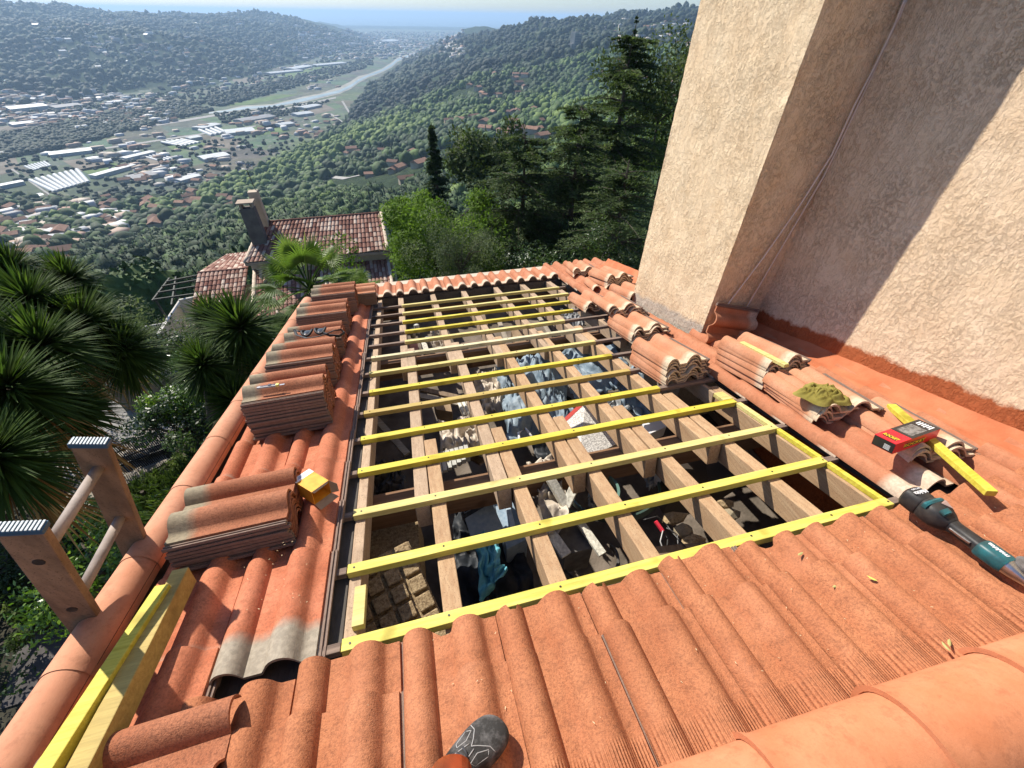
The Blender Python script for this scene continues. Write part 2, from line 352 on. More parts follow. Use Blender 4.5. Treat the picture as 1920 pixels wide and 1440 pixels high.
# battens
BAT = [(.70, -.292, 1.366, M_yel_soft), (.925, -.298, 1.357, M_yel_soft), (1.153, -.299, 1.363, M_yel_pale), (1.379, -.30, 1.352, M_yel), (1.604, -.303, 1.103, M_yel),
       (1.826, -.303, 1.064, M_yel_tan), (2.041, -.288, 1.064, M_yel), (2.272, -.297, 1.065, M_yel_pale), (2.50, -.297, 1.077, M_grey_pale),
       (2.707, -.09, 1.027, M_yel_pale), (2.912, -.085, 1.172, M_yel), (3.133, -.097, 1.297, M_yel), (3.347, -.092, 1.30, M_yel_pale), (3.572, -.092, 1.30, M_yel_pale)]
for i, (v, u0, u1, m) in enumerate(BAT):
    mb = MB(); hw = .0165
    def sk(a, b, u0=u0, u1=u1, v=v):
        return None
    n = 24; vs = []; fs = []
    for j in range(n+1):
        u = u0+(u1-u0)*j/n; sg = -.0008*math.sin(math.pi*((j/n*6) % 1)) ; dv = .0012*noise.noise(Vector((u*1.0, i*5.1, 0)))
        vs += [PW(u, v-hw+dv, -.030+sg), PW(u, v+hw+dv, -.030+sg), PW(u, v+hw+dv, sg), PW(u, v-hw+dv, sg)]
    for j in range(n): fs += [(j*4+k, j*4+(k+1) % 4, j*4+4+(k+1) % 4, j*4+4+k) for k in range(4)]
    fs += [(3, 2, 1, 0), (n*4, n*4+1, n*4+2, n*4+3)]; mb.add(vs, fs)
    b = part(mb, 'batten', m, roof, False, .0025)
    nb = MB()
    for ru in (-.28, -.03, .27, .56, .85, 1.14, 1.35):
        if u0 < ru < u1 and v < 2.6:
            c = PW(ru+rnd.uniform(-.01, .01), v+rnd.uniform(-.004, .004), .0006); nb.tube([c-N3*.003, c+N3*.0012], .0042, 7)
    if nb.v: part(nb, 'nail', M_nail, b)
    # grey stubs of the old battens left under the side strips
    if i >= 4:
        mb = MB(roof_frame(0, 0, 0)); x1 = (1.43 if i < 9 else 1.36)*S
        mb.box(u1*S+.004, x1, (v-.013)*S, (v+.013)*S, -.028, -.004)
        if i >= 9: mb.box(-.335*S, u0*S-.004, (v-.013)*S, (v+.013)*S, -.028, -.004)
        else: mb.box(-.345*S, u0*S-.004, (v-.013)*S, (v+.013)*S, -.03, -.004)
        part(mb, 'old_batten', M_oldbatten, roof, False, .002)
    else:
        mb = MB(roof_frame(0, 0, 0)); mb.box(-.345*S, u0*S-.004, (v-.012)*S, (v+.012)*S, -.03, -.006); mb.box(u1*S+.004, 1.415*S, (v-.012)*S, (v+.012)*S, -.03, -.006)
        part(mb, 'old_batten', M_oldbatten, roof, False, .002)
# yellow spacer blocks beside the last rafter
for (a, b, c, d, m) in ((-.273, .742, -.243, .86, M_yel_pale), (1.350, .716, 1.368, .909, M_yel), (1.350, .941, 1.368, 1.137, M_yel), (1.345, 1.17, 1.368, 1.362, M_yel_pale), (1.31, 1.40, 1.36, 1.47, M_yel_pale)):
    mb = MB(roof_frame(0, 0, 0)); mb.box(a*S, c*S, b*S, d*S, -.029, -.003); part(mb, 'spacer_block', m, roof, False, .002)
# rafters: three overlapping lengths
def rafter(u0, u1, va, vb, wd=.068, h=.120, m=M_rafter, top=-.0305, name='rafter'):
    mb = MB(); n = 10; vs = []; fs = []
    for j in range(n+1):
        t_ = j/n; u = u0+(u1-u0)*t_; v = va+(vb-va)*t_; q = .004*noise.noise(Vector((u*3, v*2, 1)))
        vs += [PW(u, v, top-h)-U3*0, PW(u, v, top-h)+U3*wd, PW(u+q/S, v, top)+U3*wd, PW(u+q/S, v, top)]
    for j in range(n): fs += [(j*4+k, j*4+(k+1) % 4, j*4+4+(k+1) % 4, j*4+4+k) for k in range(4)]
    fs += [(3, 2, 1, 0), (n*4, n*4+1, n*4+2, n*4+3)]; mb.add(vs, fs)
    return part(mb, name, m, roof, False, .004)
for u in (-.048, .242, .529, .822, 1.103): rafter(u, u+.003, .55, 1.54 if u < 1 else 1.57, m=M_rafter_n)
for u in (-.101, .187, .473, .765, 1.046): rafter(u, u+.016 if u > -.1 else u+.014, 1.135, 2.62, .068, m=M_rafter_n if u > .4 else M_rafter)
for u in (-.125, .160, .446, .752, 1.012, 1.276): rafter(u+.0, u+.003, 2.33, 4.0, .062)
rafter(-.296, -.296, .5, 4.0, .045, m=M_rafter); rafter(1.338, 1.345, .5, 1.56, .075, m=M_rafter_n); rafter(1.335, 1.335, 1.5, 2.4, .03, .11)
mb = MB(roof_frame(0, 0, 0)); mb.box(-.352*S, -.300*S, .66*S, 4.0*S, -.075, -.045); part(mb, 'verge_board', M_greywood, roof, False, .003)
mb = MB(roof_frame(0, 0, 0)); mb.box(-.90*S, -.36*S, .3*S, 4.1*S, -.06, -.04); part(mb, 'left_sarking_board', M_greywood, roof)
mb = MB(roof_frame(0, 0, 0)); mb.box(1.44*S, 2.0*S, .3*S, 4.1*S, -.06, -.04); part(mb, 'right_sarking_board', M_greywood, roof)
for v, h in ((1.33, .17), (2.66, .16), (3.93, .15)):
    mb = MB(roof_frame(0, 0, 0)); mb.box(-.9*S, 1.5*S, v*S-.04, v*S+.04, -.152-h, -.152); part(mb, 'purlin', M_beam, roof, False, .004)
mb = MB(roof_frame(0, 0, 0)); mb.box(-.36*S, 1.45*S, 3.90*S, 3.93*S, -.19, -.03); part(mb, 'fascia_board', M_greywood, roof)
# ------------------------------------------------------------ walls of our house
XW, YP0, YP1, XP = S*2.02, 2.376, 3.47, 2.235
house = thing('stucco_house', (XW+1, 1, -7), 'tall house wall in rough cream stucco with a projecting chimney breast and red painted foot', 'house')
def wallgrid(mb, o, a, b, na, nb):
    o, a, b = Vector(o), Vector(a), Vector(b); n_ = a.cross(b).normalized()
    vs = []; hg = []
    for j in range(nb+1):
        for i in range(na+1):
            p = o+a*(i/na)+b*(j/nb); q = p*9
            d = .005*noise.noise(q*.6)+.003*noise.noise(q*1.5) if 0 < i < na else .004*noise.noise(q*2.2)
            p = p+n_*d; vs.append(p); hg.append((p.dot(N3)+S))
    e = na+1
    mb.add(vs, [(j*e+i, j*e+i+1, (j+1)*e+i+1, (j+1)*e+i) for j in range(nb) for i in range(na)], hgt=hg)
mb = MB(); wallgrid(mb, (XW, YP0+.01, -3.2), (0, -5.5, 0), (0, 0, 8.2), 120, 160)
part(mb, 'wall', M_stucco_w, house, True)
mb = MB(); wallgrid(mb, (XP, YP1, -3.2), (0, YP0-YP1, 0), (0, 0, 8.2), 60, 300); wallgrid(mb, (XP, YP0, -3.2), (XW-XP+.01, 0, 0), (0, 0, 8.2), 30, 300); wallgrid(mb, (XW+.3, YP1, -3.2), (XP-XW-.3, 0, 0), (0, 0, 8.2), 30, 60)
part(mb, 'chimney_breast', M_stucco, house, True)
mb = MB(); mb.box(XW+.02, XW+7, -6, YP1-.02, -9, 4.98); mb.box(-.93*S, XW+.02, 5.55, 5.75, -9, -2.9); mb.box(-.94*S, -.94*S+.2, -3, 5.55, -9, -2.95); mb.box(-.93*S+.2, XW+.02, -3.2, -3.0, -9, -2.6)
part(mb, 'lower_walls', mottled('cream_wall_paint', (.55,.46,.34), (.62,.52,.40), 4, .002, 60), house)
mb = MB()
zr = lambda y, w=-.1: (-(S-w) - y*sS)/cS
mb.add([(-.93*S, y, z) for y in (-.3, 5.5) for z in (-2.96, zr(y))] + [(-.93*S+.18, y, z) for y in (-.3, 5.5) for z in (-2.96, zr(y))], [(0,1,3,2),(4,6,7,5),(1,5,7,3),(0,2,6,4),(0,4,5,1),(2,3,7,6)])
mb.box(-.93*S+.18, XW-.01, .02, .1, -2.95, zr(.1)-.1); mb.box(XW-.06, XW-.01, .1, 5.4, -2.95, zr(5.4)-.02); mb.box(-.93*S+.18, XW-.01, 5.42, 5.5, -2.95, zr(5.5)+.02)
part(mb, 'attic_walls', mottled('raw_block', (.26,.20,.15), (.36,.29,.23), 5, .003, 40), house)
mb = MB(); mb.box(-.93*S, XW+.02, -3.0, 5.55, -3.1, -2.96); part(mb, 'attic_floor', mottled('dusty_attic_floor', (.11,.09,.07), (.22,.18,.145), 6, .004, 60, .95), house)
# cables down the chimney breast
def cable(pts, label):
    mb = MB(); P = []
    for k, (x, y) in enumerate(pts):
        P.append(ony(x, y, YP0-.024))
    Q = []
    for a, b in zip(P[:-1], P[1:]): Q += [a.lerp(b, t_/6) for t_ in range(6)]
    mb.tube(Q+[P[-1]], .0062, 6); single(mb, 'cable', mottled('pale_cable', (.70,.58,.48), (.8,.66,.55), 9), label, 'cable', 'cables on the chimney breast', True)
cable([(1696, 0), (1676, 50), (1640, 125), (1601, 200), (1560, 290), (1500, 385), (1430, 485), (1350, 590)], 'thin cable swinging out across the shaded chimney breast')
cable([(1699, 0), (1680, 48), (1644, 125), (1606, 203), (1584, 250), (1545, 330), (1480, 440), (1395, 585)], 'thin cable running closer to the inner corner of the chimney breast')
# ------------------------------------------------------------ stacks of lifted tiles (every tile is a thing)
def make_tile_thing(mat):
    mb = MB(); tile(mb, Matrix.Translation((-.165, -.21, 0)), .42)
    me = mb.mesh('clay_tile'); me.materials.append(mat); me.polygons.foreach_set('use_smooth', [True]*len(me.polygons)); me.set_sharp_from_angle(angle=R(50)); return me
ME_OLD, ME_PALE = make_tile_thing(M_tile_old), make_tile_thing(M_tile_pale)
def lay(me, M, label, group):
    o = bpy.data.objects.new('clay_tile', me); col.objects.link(o); o.matrix_world = M
    return tag(o, label, 'roof tile', group)
ORD = ('bottom', 'second', 'third', 'fourth', 'fifth', 'sixth', 'seventh', 'eighth', 'ninth', 'tenth', 'eleventh', 'twelfth')
def label_at(i, n, what):
    if n == 1: return 'single loose terracotta tile ' + what
    if i == n-1: return 'top tile of the stack ' + what
    if i == 0: return 'bottom tile of the stack ' + what
    return ORD[i] + ' tile up of the stack ' + what
def stack(me, u, v, w, n, what, group, turn=0, rz=0, pitch=.0195, jit=.006, fan=(0, 0), jr=.02):
    # u, v is the corner nearest to the camera on the left; turn=1 lays the tiles across the slope
    for i in range(n):
        du, dv = rnd.uniform(-jit, jit)+fan[0]*i, rnd.uniform(-jit, jit)+fan[1]*i
        if turn:   # length along +U, width along -V
            c = Vector((u*S+.21+du, v*S+.165+dv, w+i*pitch))
            M = ROOF.copy(); M = Matrix.Translation(PW(0, 0, 0)) @ ROOF @ Matrix.Translation(c) @ Matrix.Rotation(rz-math.pi/2+rnd.uniform(-jr, jr), 4, 'Z')
        else:
            a = rz+rnd.uniform(-jr, jr)
            M = Matrix.Translation(PW(0, 0, 0)) @ ROOF @ Matrix.Translation(Vector((u*S+du, v*S+dv, w+i*pitch))) @ Matrix.Rotation(a, 4, 'Z') @ Matrix.Translation((.165, .21, 0))
        lay(me, M, label_at(i, n, what), group)
B = .052
G = 'lifted tiles stacked on the left strip'
stack(ME_OLD, -.775, .36, .085, 1, 'across the roof below the yellow timber', G, 1, .03)
stack(ME_OLD, -.765, 1.03, B, 7, 'left of the orange carton', G, 1, .035, .0185)
stack(ME_OLD, -.735, 1.69, B, 12, 'carrying the utility knife', G, 1, .03, .0200)
stack(ME_OLD, -.75, 2.10, B, 11, 'between knife stack and goggles', G, 1, .03, .0200)
stack(ME_OLD, -.75, 2.48, B, 9, 'under the black goggles', G, 1, .04, .0195)
stack(ME_OLD, -.755, 2.90, B, 11, 'just beyond the black goggles', G, 1, .03, .0200)
stack(ME_OLD, -.735, 3.36, B, 12, 'last on the left before the eave', G, 1, .03, .0195)
stack(ME_PALE, -.60, 3.58, B, 7, 'small and pale at the eave corner', G, 1, .04, .0195)
G2 = 'lifted tiles stacked beside the wall'
stack(ME_PALE, 1.143, 1.604, -.002, 8, 'overhanging the opening by the chimney breast', G2, 0, .067, .0200, .009, (0, 0), .03)
stack(ME_PALE, 1.49, 1.385, B, 8, 'with a short yellow batten on top', G2, 0, .03, .0200, .009)
stack(ME_PALE, 1.445, 1.075, B, 5, 'under the olive cloth', G2, 0, -.13, .0210, .010, (.002, -.006), .05)
stack(ME_PALE, 1.55, .79, B, 3, 'under the red cardboard box', G2, 0, -.17, .0200, .010, (0, 0), .05)
stack(ME_PALE, 1.262, 2.40, .105, 4, 'fanned out against the chimney breast', G2, 0, 0, .0210, .010, (-.016, .012), .03)
stack(ME_PALE, 1.235, 2.12, .02, 5, 'just below the fanned out stack', G2, 0, .02, .0200, .010, (.004, .004), .03)
stack(ME_PALE, 1.215, 2.76, .03, 3, 'small and overhanging the far opening corner', G2, 0, .05, .0200, .010, (0, 0), .04)
stack(ME_PALE, 1.50, 3.72, B, 4, 'at the far right eave corner', G2, 0, -.10, .0200, .008, (0, 0), .04)
stack(ME_PALE, 1.60, 3.22, B, 6, 'between eave corner and chimney breast', G2, 0, .12, .0210, .008, (0, 0), .05)
stack(ME_PALE, 1.47, 3.22, B, 1, 'tilted in front of the far eave stacks', G2, 0, -.12)
stack(ME_PALE, 1.62, 2.86, B, 2, 'low, touching the chimney breast side', G2, 0, .1)
# a tile stood on edge against the chimney breast
c = ony(1368, 612, YP0-.1)
M = Matrix.Translation(c) @ Matrix.Rotation(R(-4), 4, 'Z') @ Matrix.Rotation(R(14), 4, 'Y') @ Matrix.Rotation(R(76), 4, 'X') @ Matrix.Rotation(R(90), 4, 'Z')
mb = MB(); tile(mb, Matrix.Translation((-.165, -.21, 0)), .40)
me = mb.mesh('clay_tile'); me.materials.append(M_tile_eave); me.polygons.foreach_set('use_smooth', [True]*len(me.polygons)); me.set_sharp_from_angle(angle=R(50))
lay(me, M, 'dark terracotta tile stood on its edge against the foot of the chimney breast', None)
# ------------------------------------------------------------ loose timber
def timber(a, b, wd, h, m, label, cat='batten', up=N3, group=None):
    mb = MB(); a, b = Vector(a), Vector(b); d = (b-a).normalized(); x = d.cross(up).normalized(); z = x.cross(d); n = 14; vs = []; fs = []
    for j in range(n+1):
        p = a.lerp(b, j/n); q = .0015*noise.noise(p*9)
        vs += [p-x*(wd/2)-z*h, p+x*(wd/2)-z*h, p+x*(wd/2+q), p-x*(wd/2+q)]
    for j in range(n): fs += [(j*4+k, j*4+(k+1) % 4, j*4+4+(k+1) % 4, j*4+4+k) for k in range(4)]
    mb.add(vs, fs+[(3, 2, 1, 0), (n*4, n*4+1, n*4+2, n*4+3)])
    return single(mb, 'timber' if wd > .045 else 'batten_offcut', m, label, cat, group, False, .0025)
timber(roof_at(60, 1470, .165), roof_at(304, 1096, .165), .046, .034, M_yel, 'long bright yellow batten lying on the verge caps beside the thicker timber')
timber(roof_at(128, 1470, .15), roof_at(338, 1066, .15), .052, .075, M_yel_tan, 'thick dull yellow timber running under the second tile stack', 'timber')
timber(roof_at(1672, 757, .150), roof_at(1862, 921, .125), .040, .026, M_yel, 'loose yellow batten offcut under the red cardboard box')
timber(roof_at(1391, 640, .246), roof_at(1476, 683, .243), .034, .022, M_yel_pale, 'short pale yellow batten lying on top of a tile stack')
# ------------------------------------------------------------ text helper
def text_mesh(mb, s, M, size, depth=.0004, shear=0, bold=0):
    cu = bpy.data.curves.new('t', 'FONT'); cu.body = s; cu.size = size; cu.extrude = depth; cu.align_x = 'CENTER'; cu.align_y = 'CENTER'; cu.shear = shear; cu.offset = bold; cu.resolution_u = 3
    ob = bpy.data.objects.new('t', cu); col.objects.link(ob); dg = bpy.context.evaluated_depsgraph_get()
    me = bpy.data.meshes.new_from_object(ob.evaluated_get(dg)); bpy.data.objects.remove(ob)
    mb.add([M @ v.co for v in me.vertices], [tuple(p.vertices) for p in me.polygons]); bpy.data.meshes.remove(me); bpy.data.curves.remove(cu)
def flat(name, c, rough=.5, metal=0): return NT(name).fin(c, rough, metal=metal)
# red box with a window
red = mottled('red_card', (.62,.02,.03), (.70,.03,.04), 5, 0, 10, .35, 0); blk = flat('black_card', (.02,.02,.022), .3)
A, B_, C_ = roof_at(1655, 812, .185), roof_at(1681, 833, .185), roof_at(1764, 804, .185)
x = (C_-B_).normalized(); L = .200; y = (A-B_); Wd = y.length*1.02; z = N3.copy(); x = (x-z*x.dot(z)).normalized(); y = z.cross(x); L = (C_-B_).length; Hh = .055
BM = Matrix.Translation(B_-z*Hh) @ Matrix((x, y, z)).transposed().to_4x4()
SX, SY = L/.2, Wd/.108; BM0 = BM; BM = BM @ Matrix.Diagonal((SX, SY, Hh/.062, 1)); L, Wd, Hh = .2, .108, .062
rb = thing('cardboard_box', None, 'red and black cardboard box with a clear window lying on tiles and a batten', 'box', None, BM0)
mb = MB(BM); mb.box(0, L, 0, Wd, 0, Hh); part(mb, 'carton', red, rb, False, .0015)
mb = MB(BM); mb.box(.068, L+.0004, .0, Wd+.0004, Hh-.001, Hh+.0006); mb.box(-.0006, .0006, .002, Wd-.002, .004, Hh-.004); part(mb, 'black_panel', blk, rb)
mb = MB(BM); mb.box(.080, .152, .016, .092, Hh, Hh+.0012); part(mb, 'clear_window', mottled('window_film', (.08,.075,.07), (.3,.28,.26), 60, .001, 40, .12), rb)
yel = flat('label_yellow', (.85,.55,.03)); ylb = flat('label_black', (.02,.015,.01)); wht = flat('label_white', (.75,.75,.75))
mb = MB(BM); mb.box(.014, .036, .022, .088, Hh, Hh+.0008); mb.box(.045, .135, -.0008, .0006, .016, .042); part(mb, 'logo_plate', ylb, rb)
mb = MB(BM); text_mesh(mb, 'ROCKET', Matrix.Translation((.025, .055, Hh+.001)) @ Matrix.Rotation(-math.pi/2, 4, 'Z'), .019, bold=.0004)
part(mb, 'lettering', yel, rb); mb = MB(BM); text_mesh(mb, 'ROCKET', Matrix.Translation((.090, -.001, .029)) @ Matrix.Rotation(math.pi/2, 4, 'X'), .025, bold=.0004); part(mb, 'lettering', yel, rb)
mb = MB(BM)
for k in range(6): mb.box(.164+.004*(k % 2), .19, .018+.013*k, .025+.013*k, Hh+.0006, Hh+.0012)
part(mb, 'small_print', wht, rb); mb = MB(BM)
for k in range(5): mb.box(-.001, -.0004, .02, .05, .012+.006*k, .014+.006*k)
part(mb, 'small_print', wht, rb)
# orange and white carton
A, B_, C_ = roof_at(592, 884, .16), roof_at(622, 864, .16), roof_at(584, 923, .15)
x = (B_-A).normalized(); wd = (B_-A).length; y = (A-C_); y = (y-x*y.dot(x)).normalized(); L = (A-C_).length; z = x.cross(y); H = .075
OM = Matrix.Translation(C_-z*H) @ Matrix((x, y, z)).transposed().to_4x4()
ob = thing('screw_carton', None, 'small orange and white cardboard carton with its near end torn open', 'box', None, OM)
mb = MB(OM); t = .0018
mb.box(0, wd, 0, L, H-t, H); mb.box(wd-t, wd, 0, L, 0, H-t); mb.box(0, t, 0, L, 0, H-t); mb.box(t, wd-t, 0, L, 0, t); mb.box(t, wd-t, L-t, L, t, H-t)
part(mb, 'carton', mottled('orange_card', (.75,.33,.03), (.85,.45,.05), 30, 0, 10, .55), ob)
mb = MB(OM); mb.box(-.0005, wd+.0006, L*.76, L+.0006, H-.001, H+.0006); mb.box(wd-.001, wd+.0008, L*.76, L+.0006, 0, H); part(mb, 'white_band', flat('white_card', (.78,.78,.78)), ob)
mb = MB(OM); mb.add([(0,0,0),(wd,0,0),(wd+.01,-.035,-.012),(.004,-.03,-.018)], [(0,1,2,3)]); mb.add([(wd,0,0),(wd,0,H),(wd+.02,-.025,H*.7),(wd+.02,-.028,.01)], [(0,1,2,3)]); mb.add([(0,-.0,H),(wd*.95,0,H),(wd*.9,-.006,H-.006),(.006,-.008,H-.008)], [(0,1,2,3)])
f = part(mb, 'torn_flap', mottled('brown_card', (.32,.24,.17), (.42,.33,.24), 20), ob); sm = f.modifiers.new('s', 'SOLIDIFY'); sm.thickness = .0012
mb = MB(OM); 
for k, (a, b) in enumerate(((.018, .05), (.026, .044))): mb.box(a, b, L*(.85+.06*k), L*(.88+.06*k), H+.0006, H+.0009)
text_mesh(mb, 'SPAX', Matrix.Translation((wd+.001, L*.88, H*.5)) @ Matrix.Rotation(math.pi/2, 4, 'Y') @ Matrix.Rotation(math.pi/2, 4, 'Z'), .012) if False else None
part(mb, 'printed_mark', flat('grey_blue_ink', (.12,.2,.35)), ob)
# ------------------------------------------------------------ utility knife, goggles, cloth
a, b = roof_at(482, 729, .315), roof_at(551, 719, .315); d = (b-a).normalized(); KM = Matrix.Translation(a) @ Matrix((d, N3.cross(d), N3)).transposed().to_4x4(); Lk = .15
kn = thing('utility_knife', None, 'slim snap-blade utility knife lying on a tall tile stack', 'knife', None, KM)
mb = MB(KM); mb.prism([(0, -.004), (.01, -.009), (.10, -.011), (.11, -.008), (.11, .008), (.10, .011), (.01, .009), (0, .004)], 0, .010); part(mb, 'handle', flat('grey_plastic', (.35,.36,.38), .4), kn, False, .002)
mb = MB(KM); mb.box(.02, .095, -.005, .005, .010, .0125); mb.box(.06, .075, -.006, .006, .0125, .016); part(mb, 'slider', flat('dark_blue_plastic', (.02,.03,.08), .4), kn, False, .001)
mb = MB(KM); mb.box(.11, .142, -.007, .007, .004, .005); part(mb, 'blade', M_metal, kn)
mb = MB(KM); mb.box(.098, .114, -.0115, .0115, -.001, .0115); part(mb, 'collar', flat('yellow_plastic', (.7,.6,.15), .4), kn, False, .001)
GW = .285
gg = thing('safety_goggles', roof_at(590, 622, GW), 'black safety goggles with a coiled strap lying on a tile stack', 'goggles')
for k, (px, py) in enumerate(((576, 623), (601, 619))):
    c = roof_at(px, py, GW+.02); mb = MB(); mb.tube([c+U3*(.037*math.cos(t_))+V3*(.052*math.sin(t_))+N3*(.012*math.cos(2*t_)) for t_ in np.linspace(0, 2*math.pi, 17)], .009, 8, False); part(mb, 'lens_frame', M_black, gg, True)
    mb = MB(); mb.grid(lambda a_, b_: c+U3*(.034*a_*math.cos(b_*6.2832))+V3*(.048*a_*math.sin(b_*6.2832))+N3*(.012*(1-a_*a_)), 4, 16); part(mb, 'lens', flat('smoked_lens', (.05,.055,.06), .1), gg, True)
mb = MB(); mb.tube([roof_at(px, py, GW+h) for px, py, h in ((562, 622, .02), (552, 618, .02), (556, 628, .015), (575, 634, .012), (596, 631, .02), (612, 626, .025), (625, 620, .02), (640, 618, .012), (646, 624, 0), (636, 630, .0), (618, 629, .01), (606, 624, .02))], .011, 8, True, .35, N3); part(mb, 'strap', M_black, gg, True)
mb = MB()
CC = roof_at(1540, 742, .175)
def clothf(a_, b_):
    t_ = a_*2*math.pi; r = b_
    rad = .108*(1+.16*noise.noise(Vector((math.cos(t_)*1.5, math.sin(t_)*1.5, 3)))+.10*math.sin(5*t_+1))
    x_, y_ = math.cos(t_)*r*rad*1.15, math.sin(t_)*r*rad
    q = Vector((x_*22, y_*22, 1.7)); w_ = noise.noise(q*.6)*2
    fold = abs(noise.noise(Vector((x_*20+w_*1.3+2, y_*34-w_, 5))))*.034 + abs(noise.noise(Vector((x_*48, y_*44+w_, 9))))*.014
    h = .036*(1-r**2.6) + fold*(1-r**6)
    hole = math.exp(-(((x_-.015)/.016)**2+((y_-.052)/.011)**2))*.035
    return CC+U3*x_+V3*y_+N3*(h-hole)
mb.grid(clothf, 96, 30)
t = NT('olive_cloth'); c = t.ramp(t.noise(9, 4), [(.35, (.17,.14,.03)), (.65, (.25,.21,.055))]); m_ol = t.fin(c, .9, t.bump(t.noise(260, 2), .0012), 0, .1)
o = single(mb, 'crumpled_cloth', m_ol, 'crumpled olive green cloth lying on a tile stack beside the wall', 'cloth', None, True)
# ------------------------------------------------------------ cordless multi tool
T = [roof_at(*p) for p in ((1716, 940, .085), (1768, 974, .105), (1800, 1006, .092), (1842, 1034, .088), (1885, 1058, .085), (1925, 1080, .075))]
mt = thing('cordless_tool', T[0], 'teal and black cordless angle tool lying head down on the foreground tiles', 'power tool')
d = (T[4]-T[1]).normalized(); sx = d.cross(N3).normalized(); TM = Matrix.Translation(T[1]) @ Matrix((d, -sx, (-sx).cross(d)*-1 if False else sx.cross(d))).transposed().to_4x4()
TZ = sx.cross(d); TM = Matrix.Translation(T[1]) @ Matrix((d, TZ.cross(d), TZ)).transposed().to_4x4() @ Matrix.Scale(1.25, 4)
teal = mottled('teal_plastic', (.025,.07,.075), (.02,.15,.17), 26, .0002, 80, .4); tblk = mottled('black_plastic', (.018,.018,.02), (.05,.045,.04), 25, .0004, 120, .5)
def loft(mb, secs, n=16, e=3.2):   # secs: x, half width, half height, dy, dz
    vs = []; fs = []
    for x_, a_, b_, dy, dz in secs:
        for k in range(n):
            t_ = 2*math.pi*k/n; c_, s_ = math.cos(t_), math.sin(t_)
            vs.append((x_, dy+a_*math.copysign(abs(c_)**(2/e), c_), dz+b_*math.copysign(abs(s_)**(2/e), s_)))
    for i in range(len(secs)-1): fs += [(i*n+k, i*n+(k+1) % n, (i+1)*n+(k+1) % n, (i+1)*n+k) for k in range(n)]
    mb.add(vs, fs+[tuple(range(n-1, -1, -1)), tuple(range((len(secs)-1)*n, len(secs)*n))])
mb = MB(TM); loft(mb, [(-.105, .026, .026, 0, 0), (-.098, .033, .034, 0, 0), (-.060, .034, .036, 0, 0), (-.055, .032, .034, 0, 0)]); bt = part(mb, 'battery', tblk, mt, 40)
mb = MB(TM); text_mesh(mb, 'Makita', Matrix.Translation((-.078, -.002, .0368)) @ Matrix.Rotation(R(-90), 4, 'Z'), .018, .0006, .2, .0004); text_mesh(mb, '18V 5.0Ah', Matrix.Translation((-.093, -.002, .0350)) @ Matrix.Rotation(R(-90), 4, 'Z'), .008, .0006); part(mb, 'lettering', flat('tool_white', (.6,.6,.6)), bt)
mb = MB(TM); loft(mb, [(-.055, .030, .034, 0, 0), (-.045, .036, .036, 0, .002), (-.01, .037, .036, 0, .002), (.010, .030, .028, 0, 0), (.022, .022, .021, 0, 0)]); hs = part(mb, 'motor_housing', tblk, mt, 40)
mb = MB(TM); loft(mb, [(-.046, .0375, .012, 0, .026), (-.040, .0380, .014, 0, .027), (-.034, .0375, .012, 0, .026)]); loft(mb, [(-.008, .018, .006, -.012, .036), (.006, .016, .006, -.012, .033)]); part(mb, 'teal_trim', teal, hs, 40)
mb = MB(TM); mb.add([(-.034, .030, .0385), (-.002, .018, .0385), (-.028, .006, .0385), (-.028, .028, .0405), (-.010, .018, .0405), (-.025, .010, .0405)], [(0,1,4,3),(1,2,5,4),(2,0,3,5),(3,4,5)]); part(mb, 'vent_badge', flat('brown_grey', (.3,.2,.17)), hs)
mb = MB(TM); loft(mb, [(.020, .021, .020, 0, 0), (.035, .019, .018, 0, 0), (.085, .020, .018, 0, 0), (.095, .023, .020, 0, 0)]); part(mb, 'grip', tblk, mt, 40)
mb = MB(TM); loft(mb, [(.030, .004, .004, -.021, .004), (.060, .005, .005, -.022, .004), (.082, .004, .004, -.021, .004)], 10); part(mb, 'switch_paddle', M_metal, mt, 40)
mb = MB(TM); loft(mb, [(.094, .024, .021, 0, 0), (.100, .027, .024, 0, 0), (.150, .027, .024, 0, 0), (.158, .024, .022, 0, 0)]); bd = part(mb, 'gear_housing', teal, mt, 40)
mb = MB(TM); text_mesh(mb, 'makita', Matrix.Translation((.126, 0, .0245)) @ Matrix.Rotation(R(180), 4, 'Z'), .017, .0006, .25, .0005); part(mb, 'lettering', flat('tool_white2', (.7,.7,.7)), bd)
mb = MB(TM); loft(mb, [(.157, .022, .021, 0, 0), (.175, .020, .018, 0, -.002), (.20, .012, .012, 0, -.006), (.235, .008, .006, 0, -.010)]); part(mb, 'metal_head', M_metal, mt, 40)
mb = MB(TM); mb.tube([Vector((.178, .028, .012)), Vector((.178, .028, .022))], [.026, .026], 22); part(mb, 'guard_disc', mottled('worn_disc', (.10,.09,.085), (.2,.18,.17), 40, .001, 90, .7), mt, 40)
mb = MB(TM); mb.bar((.17, .018, 0), (.225, -.012, -.004), .012, .016); part(mb, 'blade_clamp', tblk, mt, False, .002)
